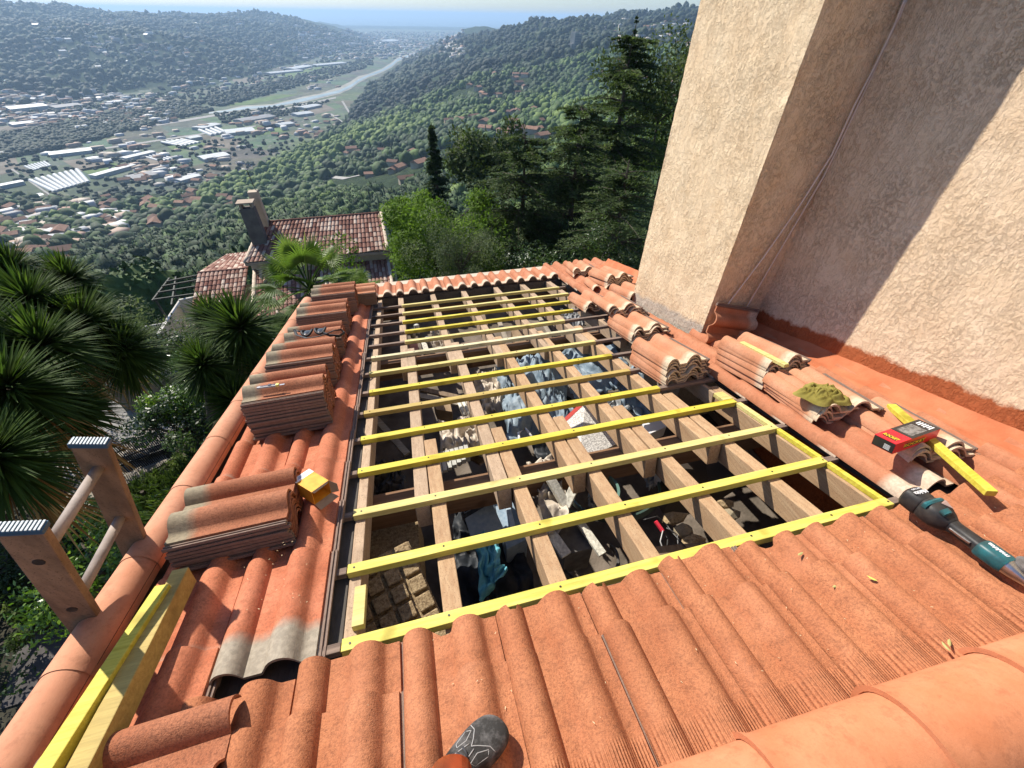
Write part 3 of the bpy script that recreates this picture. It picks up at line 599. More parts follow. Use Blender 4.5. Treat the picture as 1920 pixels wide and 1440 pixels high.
# ------------------------------------------------------------ ladder leaning at the verge
lw = wood('grimy_ladder_wood', (.13,.085,.05), (.42,.275,.165), (9,9,2.2), .75, speck=.5)
lw2 = wood('rung_wood', (.28,.23,.20), (.45,.38,.33), (10,10,10), .75)
F1, F2 = roof_at(176, 1188, -.02), roof_at(262, 1045, -.02)
T1 = ony(41, 992, F1.y); T2 = ony(150, 832, F2.y)
T2 = F2+(T1-F1).normalized()*(T2-F2).length
ld = thing('ladder', F1-(T1-F1)*3, 'old wooden ladder with blue capped rails leaning on the left verge', 'ladder')
axl = (T1-F1).normalized(); ry = Vector((0, 1, 0)); wy = axl.cross(ry).normalized()
for Tt, Ff in ((T1, F1), (T2, F2)):
    mb = MB(); b0 = Ff-axl*4.0; vs = [p+wy*(i*.046)+ry*(j*.013) for p in (b0, Tt) for i, j in ((-1,-1),(1,-1),(1,1),(-1,1))]
    mb.add(vs, [(3,2,1,0),(4,5,6,7),(0,1,5,4),(1,2,6,5),(2,3,7,6),(3,0,4,7)]); rl = part(mb, 'rail', lw, ld, False, .003)
    mb = MB(); vs = [p+wy*(i*.049)+ry*(j*.016) for p in (Tt-axl*.006, Tt+axl*.012) for i, j in ((-1,-1),(1,-1),(1,1),(-1,1))]
    mb.add(vs, [(3,2,1,0),(4,5,6,7),(0,1,5,4),(1,2,6,5),(2,3,7,6),(3,0,4,7)]); cp = part(mb, 'end_cap', flat('blue_rubber', (.03,.09,.15), .5), rl, False, .002)
    mb = MB()
    for k in range(11):
        q = Tt+axl*.0125+wy*(-.042+.0084*k); vs = [q+wy*i*.0022+ry*j*.015+axl*h for h in (0, .003) for i, j in ((-1,-1),(1,-1),(1,1),(-1,1))]
        mb.add(vs, [(3,2,1,0),(4,5,6,7),(0,1,5,4),(1,2,6,5),(2,3,7,6),(3,0,4,7)])
    part(mb, 'tread_ribs', flat('pale_rubber', (.45,.52,.55), .5), cp)
Lr = (T1-F1).length
for k in range(11):
    s_ = .115-.285*(k-1)
    p1, p2 = T1-axl*(.0+.14+.285*k), T2-axl*(.14+.285*k-.03)
    p2 = Vector((p2.x, p2.y, p1.z+ (p2.z-p1.z)*.6)); p2 = T2-axl*((T2-p1-ry*(T2.y-T1.y)).dot(axl))
    mb = MB(); mb.tube([p1+ry*.010, p1.lerp(p2, .5), p2-ry*.010], .0165, 10); rg = part(mb, 'rung', lw2, ld, True)
    mb = MB(); mb.tube([p1-ry*.0145, p1-ry*.0125], .014, 14, True, 1.0, axl); part(mb, 'rung_socket', M_nail, rg)
# ------------------------------------------------------------ foot of the person taking the picture
toe, heel = roof_at(944, 1362, .045), PW(-.135, .245, .0)
heel = Vector((heel.x, heel.y, toe.z+.05)); heel = PW(-.165, .275, .045); d = (toe-heel).normalized(); sx = d.cross(N3).normalized(); FL = .30
FM = Matrix.Translation(toe-d*FL) @ Matrix((d, N3.cross(d), N3)).transposed().to_4x4()
pe = thing('person', toe-d*FL, 'foot of a person in a grey safety shoe with orange sock and dark trousers', 'person')
n = 20; secs = [(.0, .026, .03, .062), (.012, .035, .012, .075), (.05, .038, .004, .088), (.10, .037, .004, .098), (.14, .040, .004, .092), (.18, .046, .004, .078), (.22, .051, .004, .066), (.25, .051, .004, .060), (.275, .045, .006, .054), (.292, .032, .010, .045), (.300, .012, .016, .034)]
mb = MB(FM); vs = []; fs = []; shade = []
for x_, hw, z0, z1 in secs:
    for k in range(n):
        t_ = 2*math.pi*k/n; c_, s_ = math.cos(t_), math.sin(t_); zz = (z0+z1)/2 + (z1-z0)/2*math.copysign(abs(s_)**.8, s_)
        vs.append((x_, hw*math.copysign(abs(c_)**.75, c_)*(1 if s_ < 0 else 1-.25*s_**2) + .010*math.sin(x_/FL*math.pi)*1.0, zz))
for i in range(len(secs)-1): fs += [(i*n+k, i*n+(k+1) % n, (i+1)*n+(k+1) % n, (i+1)*n+k) for k in range(n)]
mb.add(vs, fs+[tuple(range(n-1, -1, -1)), tuple(range((len(secs)-1)*n, len(secs)*n))])
t = NT('grey_suede'); c = t.mix(t.ramp(t.noise(16, 5, .7), [(.42, (0,)*3), (.60, (1,)*3)]), (.035,.033,.031), (.13,.122,.118)); c = t.mix(t.ramp(t.noise(7, 2), [(.55, (0,)*3), (.6, (.8,)*3)]), c, (.02,.02,.02))
m_su = t.fin(c, .8, t.bump(t.noise(300, 3), .0008), 0, .2)
sh = part(mb, 'shoe', m_su, pe, True); ss = sh.modifiers.new('s', 'SUBSURF'); ss.levels = ss.render_levels = 2
mb = MB(FM); vs = []; P_ = []
for k in range(40):
    t_ = 2*math.pi*k/40; x_ = .15+.148*math.cos(t_); hw = .052 if x_ > .15 else .042; P_.append((x_, hw*math.copysign(abs(math.sin(t_))**.7, math.sin(t_))+.010*math.sin(x_/FL*math.pi)))
mb.prism(P_, -.016, .012); part(mb, 'sole', flat('dark_sole', (.025,.025,.027), .7), sh, 40, .003)
mb = MB(FM); rp = flat('seam_grey', (.33,.32,.31), .6)
def ontop(x_, a_):   # a point on the upper
    for (xa, wa, za, ha), (xb, wb, zb, hb) in zip(secs[:-1], secs[1:]):
        if xa <= x_ <= xb: k_ = (x_-xa)/(xb-xa); hw = wa+(wb-wa)*k_; z1 = ha+(hb-ha)*k_; z0 = za+(zb-za)*k_; break
    s_ = math.sin(a_); return Vector((x_, hw*.96*math.cos(a_)*(1-.25*s_**2)+.010*math.sin(x_/FL*math.pi), (z0+z1)/2+(z1-z0)/2*abs(s_)**.8+.0008))
for seam in ([(.235, .4), (.232, .9), (.215, 1.3), (.20, 1.57), (.215, 1.9), (.232, 2.3), (.235, 2.8)], [(.20, 1.35), (.16, 1.1), (.12, 1.05)], [(.20, 1.8), (.16, 2.05), (.12, 2.1)], [(.215, .5), (.18, .65), (.175, .9), (.20, 1.05), (.225, .8), (.215, .5)], [(.215, 2.6), (.18, 2.5), (.175, 2.25), (.20, 2.1), (.225, 2.35), (.215, 2.6)]):
    Q = []; 
    for (a0, b0), (a1, b1) in zip(seam[:-1], seam[1:]): Q += [ontop(a0+(a1-a0)*k/5, b0+(b1-b0)*k/5) for k in range(5)]
    mb.tube(Q, .0014, 5)
part(mb, 'shoe_seams', rp, sh, True)
mb = MB(FM)
for k in range(5): mb.tube([ontop(.185-.017*k, 1.57-.42), ontop(.182-.017*k, 1.57)+Vector((0, 0, .004)), ontop(.185-.017*k-.008, 1.57+.42)], .0028, 6)
part(mb, 'laces', flat('dark_laces', (.04,.04,.045), .9), sh, True)
ank = FM @ Vector((.122, .002, .082)); knee = Vector((-.08, -.42, -.95)); ld_ = (knee-ank).normalized()
mb = MB(); mb.tube([ank-ld_*.01+d*.01, ank+ld_*.025+d*.006, ank+ld_*.055, ank+ld_*.10], [.046, .045, .040, .038], 20)
t = NT('orange_rib_knit'); w_ = t.n('ShaderNodeTexWave', i_Scale=130., wave_type='BANDS').outputs[1]
part(mb, 'sock', t.fin(t.mix(w_, (.75,.10,.015), (.95,.24,.05)), .9, t.bump(w_, .002)), pe, True)
mb = MB(); mb.tube([ank+ld_*.045, ank+ld_*.06, ank+ld_*.15, ank+ld_*.35, knee], [.058, .062, .062, .068, .075], 20, False)
part(mb, 'trouser_leg', mottled('navy_fleece', (.02,.025,.05), (.09,.09,.13), 60, .004, 90, .95), pe, True)
# ------------------------------------------------------------ wood shavings and leaves on the tiles
mb = MB()
for k in range(110):
    u, v = rnd.uniform(-.3, 1.9), rnd.uniform(.36, .64); 
    if k % 4 == 0: u, v = rnd.uniform(-.55, -.37), rnd.uniform(.8, 1.0)
    xx = ((u-seam0) % TW)*S; w_ = .030+prof(min(xx, .305))+.016*(v-.35)*3; a = rnd.uniform(0, 6.28); l = rnd.uniform(.003, .008)
    M = roof_frame(u, v, w_, a, rnd.uniform(-.3, .3)); mb.M = M; mb.box(0, l, 0, l*.22, 0, .0008)
mb.M = I4; single(mb, 'wood_shavings', flat('pale_shavings', (.62,.50,.30), .8), None, None, None, kind='stuff')
tag(bpy.data.objects['wood_shavings'], 'pale wood shavings scattered over the foreground tiles', 'wood shavings')
for k, (px, py, a) in enumerate(((1500, 1039, .2), (1566, 1099, .1), (1634, 1084, -1.1), (1780, 1206, .6), (1774, 1213, 1.3))):
    c = roof_at(px, py, .068); mb = MB(Matrix.Translation(c) @ ROOF @ Matrix.Rotation(a, 4, 'Z'))
    mb.add([(-.014, 0, .002), (-.004, .004, 0), (.008, .004, 0), (.016, 0, .002), (.008, -.004, 0), (-.004, -.004, 0), (0, 0, .003)], [(0,1,6),(1,2,6),(2,3,6),(3,4,6),(4,5,6),(5,0,6)])
    single(mb, 'dry_leaf', flat('leaf_%d' % k, (.35,.33,.12) if k != 2 else (.45,.5,.1), .7), ('narrow grey green leaf lying near the edge of the opening', 'small dry leaf in a valley of the foreground tiles', 'bright yellow green leaf on a foreground tile roll', 'pale splinter of leaf beside the ridge caps', 'second pale splinter crossing another beside the ridge caps')[k], 'leaf', 'leaves fallen on the foreground tiles', True)
# ------------------------------------------------------------ things stored in the attic under the opening
ZF = -2.958
def aonz(px, py, z): return onz(px, py, z+(.20 if py > 860 else .06))
def quadbox(name, pts, z, h, m, label, cat, group=None, bevel=.004, mk=True):
    P = [aonz(px, py, z) for px, py in pts]; mb = MB(); n = len(P)
    mb.add([Vector((p.x, p.y, z-h)) for p in P]+P, [tuple(range(n-1, -1, -1)), tuple(range(n, 2*n))]+[(i, (i+1) % n, n+(i+1) % n, n+i) for i in range(n)])
    c = sum(P, Vector())/n
    if (P[1]-P[0]).cross(P[2]-P[1]).z < 0: mb.f = [tuple(reversed(f)) for f in mb.f]
    return single(mb, name, m, label, cat, group, False, bevel)
def crumple(pts, z0, amp, m, seed, nu=46, nv=40, fr=9, dome=.0, thick=.002):
    P = [aonz(px, py, z0) for px, py in pts]
    def f(a, b):
        p = P[0].lerp(P[1], a).lerp(P[3].lerp(P[2], a), b); q = Vector((p.x*fr, p.y*fr, seed))
        w_ = noise.noise(q*.5)*2.2; k = abs(noise.noise(Vector((q.x*1.0+q.y*.5+w_*1.2, q.y*.28-w_*.4, seed+4))))*1.5+abs(noise.noise(Vector((q.x*1.6, q.y*.7+w_, seed+8))))*.5
        edge = .25*noise.noise(Vector((a*6, b*6, seed*2)))*.12
        return p+Vector((edge, edge*.7, amp*(1-k)+dome*math.sin(math.pi*a)*math.sin(math.pi*b)))
    mb = MB(); mb.grid(f, nu, nv); return mb
def sheet(name, pts, z0, amp, m, seed, label, cat, group=None, **k):
    o = single(crumple(pts, z0, amp, m, seed, **k), name, m, label, cat, group, True); s_ = o.modifiers.new('s', 'SOLIDIFY'); s_.thickness = .002; return o
def film(name, c1, c2, rough=.55):
    t = NT(name); return t.fin(t.ramp(t.noise(7, 5, .7), [(.35, c1), (.65, c2)]), rough, t.bump(t.noise(30, 4), .005), 0, .3)
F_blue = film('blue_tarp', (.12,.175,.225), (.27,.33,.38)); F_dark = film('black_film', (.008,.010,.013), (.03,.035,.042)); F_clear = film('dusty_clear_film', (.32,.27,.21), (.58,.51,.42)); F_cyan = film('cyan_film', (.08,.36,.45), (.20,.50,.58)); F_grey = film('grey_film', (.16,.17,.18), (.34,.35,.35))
ins = NT('coarse_insulation'); M_ins = ins.fin(ins.ramp(ins.noise(70, 5, .75), [(.38, (.18,.12,.06)), (.62, (.44,.33,.19))]), .95, ins.bump(ins.noise(110, 4, .7), .006))
quadbox('insulation_slab', [(664, 968), (784, 966), (790, 1075), (655, 1085)], -2.32, .05, M_ins, 'flat tan insulation slab lying under the grooved one near the verge', 'insulation')
# grooved panel with raised blocks
gp = thing('grooved_panel', aonz(740, 1110, -2.25), 'brown insulation panel with raised blocks between deep grooves', 'insulation')
a, b, c = aonz(766, 1014, -2.10), aonz(830, 1155, -2.16), aonz(640, 1098, -2.10); x = (b-a); Lx = x.length; x.normalize(); z = x.cross(c-a).normalized(); z = -z if z.z < 0 else z; y = z.cross(x); y = y if y.dot(c-a) > 0 else -y; Ly = (c-a).dot(y)
GM = Matrix.Translation(a) @ Matrix((x, y, z)).transposed().to_4x4(); mb = MB(GM); mb.box(0, Lx+.12, 0, Ly, -.07, 0); part(mb, 'panel_base', M_ins, gp, False, .004)
for i in range(6):
    for j in range(4):
        mb = MB(GM); dx, dy = (Lx+.12)/6, Ly/4; mb.box(i*dx+.008, (i+1)*dx-.008, j*dy+.008, (j+1)*dy-.008, -.001, .030); part(mb, 'raised_block', M_ins, gp, False, .006)
# blue speckled board with a wire edge, cyan sheet
M_bsp = mottled('speckled_blue_board', (.22,.30,.38), (.32,.40,.47), 40, .001, 90, .7)
bb = thing('wire_edged_board', aonz(905, 975, -2.3), 'pale blue speckled board with a wire zigzag along its far edge', 'board')
P = [aonz(px, py, z) for px, py, z in ((872, 972, -2.30), (922, 942, -2.30), (944, 990, -2.36), (890, 1030, -2.36))]; mb = MB(); mb.add(P+[p-Vector((0,0,.02)) for p in P], [(0,1,2,3),(7,6,5,4),(0,4,5,1),(1,5,6,2),(2,6,7,3),(3,7,4,0)]); part(mb, 'board', M_bsp, bb)
mb = MB(); e0, e1 = P[0]+Vector((0,.02,.02)), P[1]+Vector((0,.02,.02)); up = Vector((-.01,.03,.02)); mb.tube([e0, e1], .003, 5); mb.tube([e0+up, e1+up], .003, 5); mb.tube([e0.lerp(e1, k/12)+(up if k % 2 else up*0) for k in range(13)], .0025, 5); part(mb, 'wire_lattice', M_metal, bb, True)
sheet('plastic_sheet', [(893, 1015), (925, 1012), (948, 1085), (898, 1135)], -2.42, .10, F_cyan, 3.3, 'bright cyan plastic sheet hanging in folds below the wire edged board', 'plastic sheet', fr=16)
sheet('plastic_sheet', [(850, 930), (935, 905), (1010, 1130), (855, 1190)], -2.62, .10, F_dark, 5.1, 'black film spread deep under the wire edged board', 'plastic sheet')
quadbox('blue_board', [(925, 935), (960, 925), (990, 1010), (950, 1030)], -2.42, .03, M_bsp, 'narrow blue grey board standing right of the wire edged board', 'board')
quadbox('blue_plank', [(944, 932), (952, 929), (968, 990), (958, 994)], -2.34, .02, mottled('light_blue_paint', (.35,.45,.55), (.45,.55,.65), 30), 'light blue painted slat beside the wire edged board', 'slat')
# wrapped planks, white V frame, white slats
M_wood_d = wood('dusty_plank', (.16,.11,.07), (.30,.22,.15), (30,3,30)); M_wpaint = mottled('flaking_white_paint', (.42,.40,.34), (.74,.72,.62), 60, .002, 90, .8)
sheet('plastic_sheet', [(985, 880), (1030, 868), (1075, 985), (1030, 1003)], -2.25, .09, F_clear, 8.8, 'dusty clear film wrapped round planks beside the white V frame', 'plastic sheet', fr=14)
def slat(name, a, b, z0, z1, w_, h_, m, label, cat, group=None):
    mb = MB(); mb.bar(aonz(*a, z0), aonz(*b, z1), w_, h_); return single(mb, name, m, label, cat, group, False, .002)
vf = thing('v_shaped_frame', aonz(1060, 940, -2.15), 'white painted wooden frame joined in a V shape', 'frame')
for a, b in (((1032, 898), (1062, 950)), ((1088, 890), (1060, 950))):
    mb = MB(); mb.bar(aonz(*a, -2.12), aonz(*b, -2.20), .05, .03); part(mb, 'frame_bar', M_wpaint, vf, False, .002)
slat('painted_slat', (1086, 978), (1130, 1040), -2.28, -2.30, .045, .02, M_wpaint, 'long flaking white slat running down to the lowest batten', 'slat')
slat('painted_slat', (1022, 985), (1062, 1042), -2.26, -2.28, .06, .02, M_wpaint, 'wide white slat along the left of the printed grey panel', 'slat')
pp = quadbox('printed_panel', [(1042, 982), (1092, 972), (1112, 1028), (1060, 1040)], -2.32, .02, mottled('grey_panel', (.10,.095,.09), (.17,.16,.15), 20), 'dark grey printed panel wedged between two white slats', 'panel')
for k, (c, r, arc, label) in enumerate((((1100, 925, -2.25), .17, (0, 6.2832), 'green plastic hoop leaning beside the white V frame'), ((1150, 915, -2.40), .26, (0, 6.2832), 'large dark green hoop lying deep in the attic'), ((1105, 1050, -2.5), .15, (2.2, 6.6), 'dark curved rim under the printed grey panel'))):
    cc = aonz(*c); mb = MB(); ang = np.linspace(arc[0], arc[1], 40); ax1, ax2 = Vector((1, 0, .15)).normalized(), Vector((0, 1, -.3)).normalized()
    vs = []; fs = []; n = len(ang)
    for t_ in ang:
        d = ax1*math.cos(t_)+ax2*math.sin(t_); nn = ax1.cross(ax2)
        vs += [cc+d*r-nn*.02, cc+d*(r+.014)-nn*.02, cc+d*(r+.014)+nn*.02, cc+d*r+nn*.02]
    for i in range(n-1): fs += [(i*4+q, i*4+(q+1) % 4, i*4+4+(q+1) % 4, i*4+4+q) for q in range(4)]
    mb.add(vs, fs); single(mb, 'plastic_hoop', flat('hoop%d' % k, ((.09,.17,.14), (.03,.06,.05), (.06,.055,.05))[k], .4), label, 'hoop', None, 30)
sheet('plastic_bag', [(1100, 930), (1150, 935), (1150, 985), (1105, 980)], -2.42, .08, F_grey, 11.2, 'crumpled grey plastic bag inside the green hoop', 'plastic bag', fr=18)
sheet('plastic_bag', [(1185, 870), (1225, 862), (1250, 900), (1215, 925)], -2.35, .07, F_grey, 12.9, 'grey plastic bag slumped right of the large hoop', 'plastic bag', fr=20)
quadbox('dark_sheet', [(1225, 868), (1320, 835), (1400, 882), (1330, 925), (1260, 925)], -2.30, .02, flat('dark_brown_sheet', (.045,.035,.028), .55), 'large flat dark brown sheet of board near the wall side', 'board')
# red handled tool, wires and broken terracotta
mb = MB(); mb.bar(aonz(1229, 977, -2.26), aonz(1243, 997, -2.28), .018, .018); single(mb, 'tool_handle', flat('red_plastic', (.65,.03,.06), .35), 'small red tool handle among loose wires', 'tool', None, False, .003)
for k, pts in enumerate((((1206, 975), (1232, 968), (1250, 984), (1262, 1000), (1285, 1025)), ((1243, 995), (1238, 1015), (1245, 1035), (1262, 1042)), ((1250, 990), (1270, 1002), (1272, 1030), (1258, 1046)), ((1236, 985), (1252, 1010), (1250, 1038), (1232, 1040)))):
    P = [aonz(px, py, -2.28+.02*math.sin(i*2+k)) for i, (px, py) in enumerate(pts)]; Q = []
    for a, b in zip(P[:-1], P[1:]): Q += [a.lerp(b, t_/4) for t_ in range(4)]
    mb = MB(); mb.tube(Q+[P[-1]], .0035, 6); single(mb, 'loose_wire', flat('wire%d' % k, ((.03,.03,.03), (.4,.4,.4), (.15,.15,.16), (.05,.05,.05))[k], .4), ('black wire arching over the red tool handle', 'pale bare wire hanging from the red tool handle', 'grey wire looping right of the red tool handle', 'thin black wire curling below the red tool handle')[k], 'wire', 'loose wires in the attic', True)
for k, (px, py, s_) in enumerate(((1262, 972, .045), (1280, 995, .04), (1300, 1018, .05), (1372, 965, .04), (1360, 945, .035), (1222, 1075, .05))):
    mb = MB(); mb.ico(aonz(px, py, -2.32), s_*1.25, 1, .5, k+3, (1.3, .9, .5), 1.3); single(mb, 'rubble_piece', M_tile_old if k % 2 else M_ins, ('broken terracotta piece right of the red tool handle', 'crumbled tan lump below the broken terracotta piece', 'terracotta shard close to the lowest batten', 'small brown lump in the far dark bay', 'terracotta shard standing in the dark bay by the wall', 'lump of rubble at the edge of the foreground tiles')[k], 'rubble')
slat('rough_plank', (1180, 1050), (1330, 1035), -2.25, -2.3, .10, .03, M_wood_d, 'rough plank lying just under the lowest batten', 'plank')
# speckled white box with red edges
sb = thing('speckled_box', aonz(1110, 800, -2.5), 'white speckled box with a red rim in the middle of the attic', 'box')
P = [aonz(px, py, -2.28) for px, py in ((1058, 790), (1098, 752), (1170, 825), (1085, 868))]; mb = MB(); mb.add(P+[p-Vector((0,0,.2)) for p in P], [(3,2,1,0),(4,5,6,7),(0,1,5,4),(1,2,6,5),(2,3,7,6),(3,0,4,7)]); ts = NT('terrazzo'); part(mb, 'box_body', ts.fin(ts.ramp(ts.noise(90, 3, .8), [(.45, (.25,.24,.23)), (.55, (.62,.60,.56))]), .7), sb)
mb = MB(); Q = [P[0].lerp(P[1], .0), P[1], P[1].lerp(P[2], .35)]
mb.bar(P[0]+Vector((0,0,.004)), P[1]+Vector((0,0,.004)), .03, .01); mb.bar(P[1]+Vector((0,0,.006)), Q[2]+Vector((0,0,.006)), .04, .01); part(mb, 'red_rim', flat('red_rim_paint', (.45,.05,.04), .6), sb)
quadbox('white_tray', [(1205, 792), (1238, 780), (1250, 800), (1215, 815)], -2.3, .04, flat('white_plastic', (.75,.75,.75), .5), 'bright white plastic tray under a joist by the far purlin', 'tray')
quadbox('slatted_box', [(1052, 830), (1092, 820), (1095, 838), (1056, 850)], -2.32, .05, M_wpaint, 'small slatted white box near the middle joist', 'box')
# tarps
sheet('blue_tarp', [(930, 700), (1040, 668), (1075, 790), (955, 850)], -2.48, .14, F_blue, 21.5, 'crumpled dusty blue tarpaulin in the middle bays', 'tarpaulin', fr=10, dome=.10)
sheet('blue_tarp', [(1035, 668), (1150, 660), (1190, 730), (1075, 765)], -2.50, .13, F_blue, 27.5, 'smooth blue tarpaulin under the far battens', 'tarpaulin', fr=8, dome=.06)
sheet('blue_tarp', [(1130, 715), (1185, 700), (1250, 780), (1195, 800)], -2.45, .12, F_blue, 31.1, 'torn blue tarpaulin piece near the overhanging tile stack', 'tarpaulin', fr=13)
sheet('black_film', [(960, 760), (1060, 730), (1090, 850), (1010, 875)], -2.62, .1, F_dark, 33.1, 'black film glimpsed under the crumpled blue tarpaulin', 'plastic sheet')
mb = MB(); mb.tube([aonz(px, py, -2.2) for px, py in ((975, 832), (972, 812), (985, 803), (1000, 822))], .009, 8); single(mb, 'white_hook', flat('white_enamel', (.7,.7,.68), .4), 'white bent tube at the lower end of the blue tarpaulin', 'tube', None, True)
# bundles and planks on the left bays
sheet('plastic_sheet', [(820, 800), (905, 785), (930, 860), (840, 885)], -2.35, .12, F_clear, 41.2, 'dusty crumpled film over planks left of the middle joist', 'plastic sheet', fr=14)
sheet('plastic_sheet', [(885, 712), (935, 705), (960, 775), (905, 790)], -2.5, .12, F_clear, 43.8, 'dusty film bundle left of the crumpled blue tarpaulin', 'plastic sheet', fr=16)
for k, (a, b, lab) in enumerate((((785, 742), (875, 760), 'upper thin plank pointing at the blue tarpaulin'), ((790, 730), (870, 748), 'lower thin plank pointing at the blue tarpaulin'), ((700, 780), (764, 852), 'plank leaning in the dark bay beside the verge'), ((845, 835), (905, 868), 'plank wrapped under dusty film'), ((820, 655), (905, 640), 'grey board lying far down by the second purlin'), ((905, 590), (925, 665), 'pale board standing between the far rafters'), ((1010, 592), (1032, 628), 'pale upright slat beyond the second purlin'), ((1028, 596), (1042, 622), 'second pale upright slat beyond the second purlin'), ((935, 600), (950, 640), 'greenish slat beyond the second purlin'))):
    slat('stored_plank', a, b, -2.45 if k < 4 else -2.7, -2.47 if k < 4 else -2.7, .05, .02, M_wood_d if k % 2 else M_oldbatten if k in (4,) else wood('plank%d' % k, (.28,.24,.19), (.45,.4,.33)), lab, 'plank', 'planks stored in the attic')
for k in range(5):
    a = aonz(858+8*k, 750-1.6*k, -2.42); mb = MB(); mb.tube([a, a+Vector((.03, -.19, .0))], .014, 8); single(mb, 'white_pipe', flat('pipe_white%d' % k, (.6,.58,.5), .5), '%s white pipe in the bundle beside the middle joist' % ('leftmost', 'second', 'middle', 'fourth', 'rightmost')[k], 'pipe', 'bundle of white pipes', True)
mb = MB(); n = 0
for k in range(7): mb.box(-.10+.03*k, -.075+.03*k, -.08+.010*k, .08, 0, .02+.004*k)
mb.v = [aonz(850, 866, -2.3)+v for v in mb.v]; single(mb, 'ribbed_tray', mottled('grey_ribbed', (.4,.4,.37), (.55,.55,.5), 30), 'grey ribbed tray peeking out above the first purlin', 'tray')
M_card = mottled('old_cardboard', (.22,.15,.09), (.38,.27,.17), 8, .001, 40)
quadbox('stored_box', [(812, 752), (842, 744), (848, 772), (818, 768)], -2.45, .08, M_card, 'open cardboard box under the two thin planks', 'box')
quadbox('stored_box', [(766, 640), (782, 638), (786, 664), (770, 666)], -2.55, .08, mottled('pink_brick', (.5,.2,.13), (.6,.3,.2), 30), 'pinkish terracotta block beside the first far rafter', 'block')
quadbox('stored_box', [(788, 636), (797, 634), (806, 660), (796, 663)], -2.65, .08, M_wpaint, 'pale mottled box between the first two far rafters', 'box')
quadbox('stored_box', [(958, 618), (985, 612), (1000, 640), (968, 648)], -2.7, .06, M_card, 'flat tan carton beyond the second purlin', 'box')
sheet('plastic_bag', [(805, 622), (835, 616), (850, 655), (818, 662)], -2.72, .08, F_clear, 51.2, 'crumpled pale bag between the second and third far rafters', 'plastic bag', fr=20)
sheet('plastic_bag', [(1048, 590), (1078, 584), (1098, 615), (1066, 622)], -2.55, .08, F_grey, 53.7, 'shiny clear bag at the far right corner of the opening', 'plastic bag', fr=20)
sheet('plastic_bag', [(700, 880), (745, 870), (770, 925), (705, 935)], -2.5, .08, film('dark_clear', (.03,.028,.025), (.09,.08,.07)), 57.7, 'dark clear bag in the bay next to the verge', 'plastic bag', fr=16)
sheet('plastic_bag', [(1120, 760), (1165, 745), (1200, 800), (1150, 815)], -2.5, .08, F_grey, 59.7, 'grey clear film right of the speckled box', 'plastic bag', fr=16)
for k, (px, py) in enumerate(((775, 632), (783, 624), (803, 648))):
    c = aonz(px, py, -2.7); mb = MB(); mb.tube([c, c+Vector((0, 0, .10))], .028, 12); single(mb, 'jar', flat('jar%d' % k, ((.3,.28,.24), (.5,.5,.46), (.2,.2,.2))[k], .3), ('brownish jar between the first far rafters', 'pale jar just behind the brownish jar', 'dark jar beside the pale mottled box')[k], 'jar', 'jars in the attic', True)
# ------------------------------------------------------------ neighbour house below
def barrels(P0, P1, P2, P3, pc=.23, pr=.36, amp=.055):   # ridge left, ridge right, eave right, eave left
    P0, P1, P2, P3 = map(Vector, (P0, P1, P2, P3)); n = (P1-P0).cross(P3-P0).normalized(); n = n if n.z > 0 else -n
    w_ = ((P1-P0).length+(P2-P3).length)/2; h = ((P3-P0).length+(P2-P1).length)/2; nc, nr = max(2, int(w_/pc)), max(2, int(h/pr)); S_ = 6
    mb = MB(); vs = []; fs = []; tn = []; rs = random.Random(nc*nr)
    T = [[rs.random() for _ in range(nr+1)] for _ in range(nc+1)]
    W_ = nc*S_+1
    for j in range(nr):
        for e in (0, 1):
            v = (j+e*.999)/nr
            for i in range(W_):
                u = i/(W_-1); k = (i % S_)/S_; z = amp*math.sin(math.pi*k)**.7 + .028*(e); vs.append(P0.lerp(P1, u).lerp(P3.lerp(P2, u), v)+n*z); tn.append(T[min(nc, i//S_)][j]*.8+(.2 if k > .1 else -.25))
    for j in range(nr):
        for i in range(W_-1):
            a = (2*j)*W_+i; fs.append((a, a+1, a+W_+1, a+W_))
            if j < nr-1: b = (2*j+1)*W_+i; fs.append((b, b+1, b+W_+1, b+W_))
    mb.add(vs, fs, tint=tn)
    return mb
t = NT('old_barrel_tiles'); c = t.ramp(t.attr('tint'), [(0, (.12,.06,.05)), (.35, (.25,.12,.09)), (.7, (.42,.26,.20)), (1, (.62,.52,.42))]); c = t.mix(t.ramp(t.noise(1.2, 5, .7), [(.45, (0,)*3), (.65, (.45,)*3)]), c, (.22,.13,.10)); M_barrel = t.fin(c, .9, t.bump(t.noise(30, 3), .01), 0, .1)
M_nw = mottled('neighbour_wall', (.42,.34,.25), (.52,.44,.34), 2, .004, 30, .9, 0); M_soff = mottled('neighbour_eave_trim', (.34,.27,.20), (.42,.34,.26), 3, 0, 10, .9, 0); M_pale = mottled('pale_ridge_tiles', (.42,.33,.25), (.62,.52,.41), 4, .006, 12, .9, 0)
nh = thing('neighbour_house', onz(600, 520, -17), 'neighbour house below with barrel tiled gable roofs and a tall grey chimney', 'house')
def ridge_line(a, b, r, m, name='ridge_tiles'):
    mb = MB(); n = max(3, int((b-a).length/.38)); P = []; rs2 = []
    for k in range(n): P += [a.lerp(b, k/n), a.lerp(b, (k+.96)/n)]; rs2 += [r, r*.86]
    mb.tube(P, rs2, 8); part(mb, name, m, nh, True)
zr1 = -10.0; A, B2 = onz(492, 417, zr1), onz(714, 399, zr1); zE = -11.35; E1, E2 = onz(459, 493, zE), onz(727, 470, zE)
part(barrels(A, B2, E2, E1), 'roof_slope', M_barrel, nh)
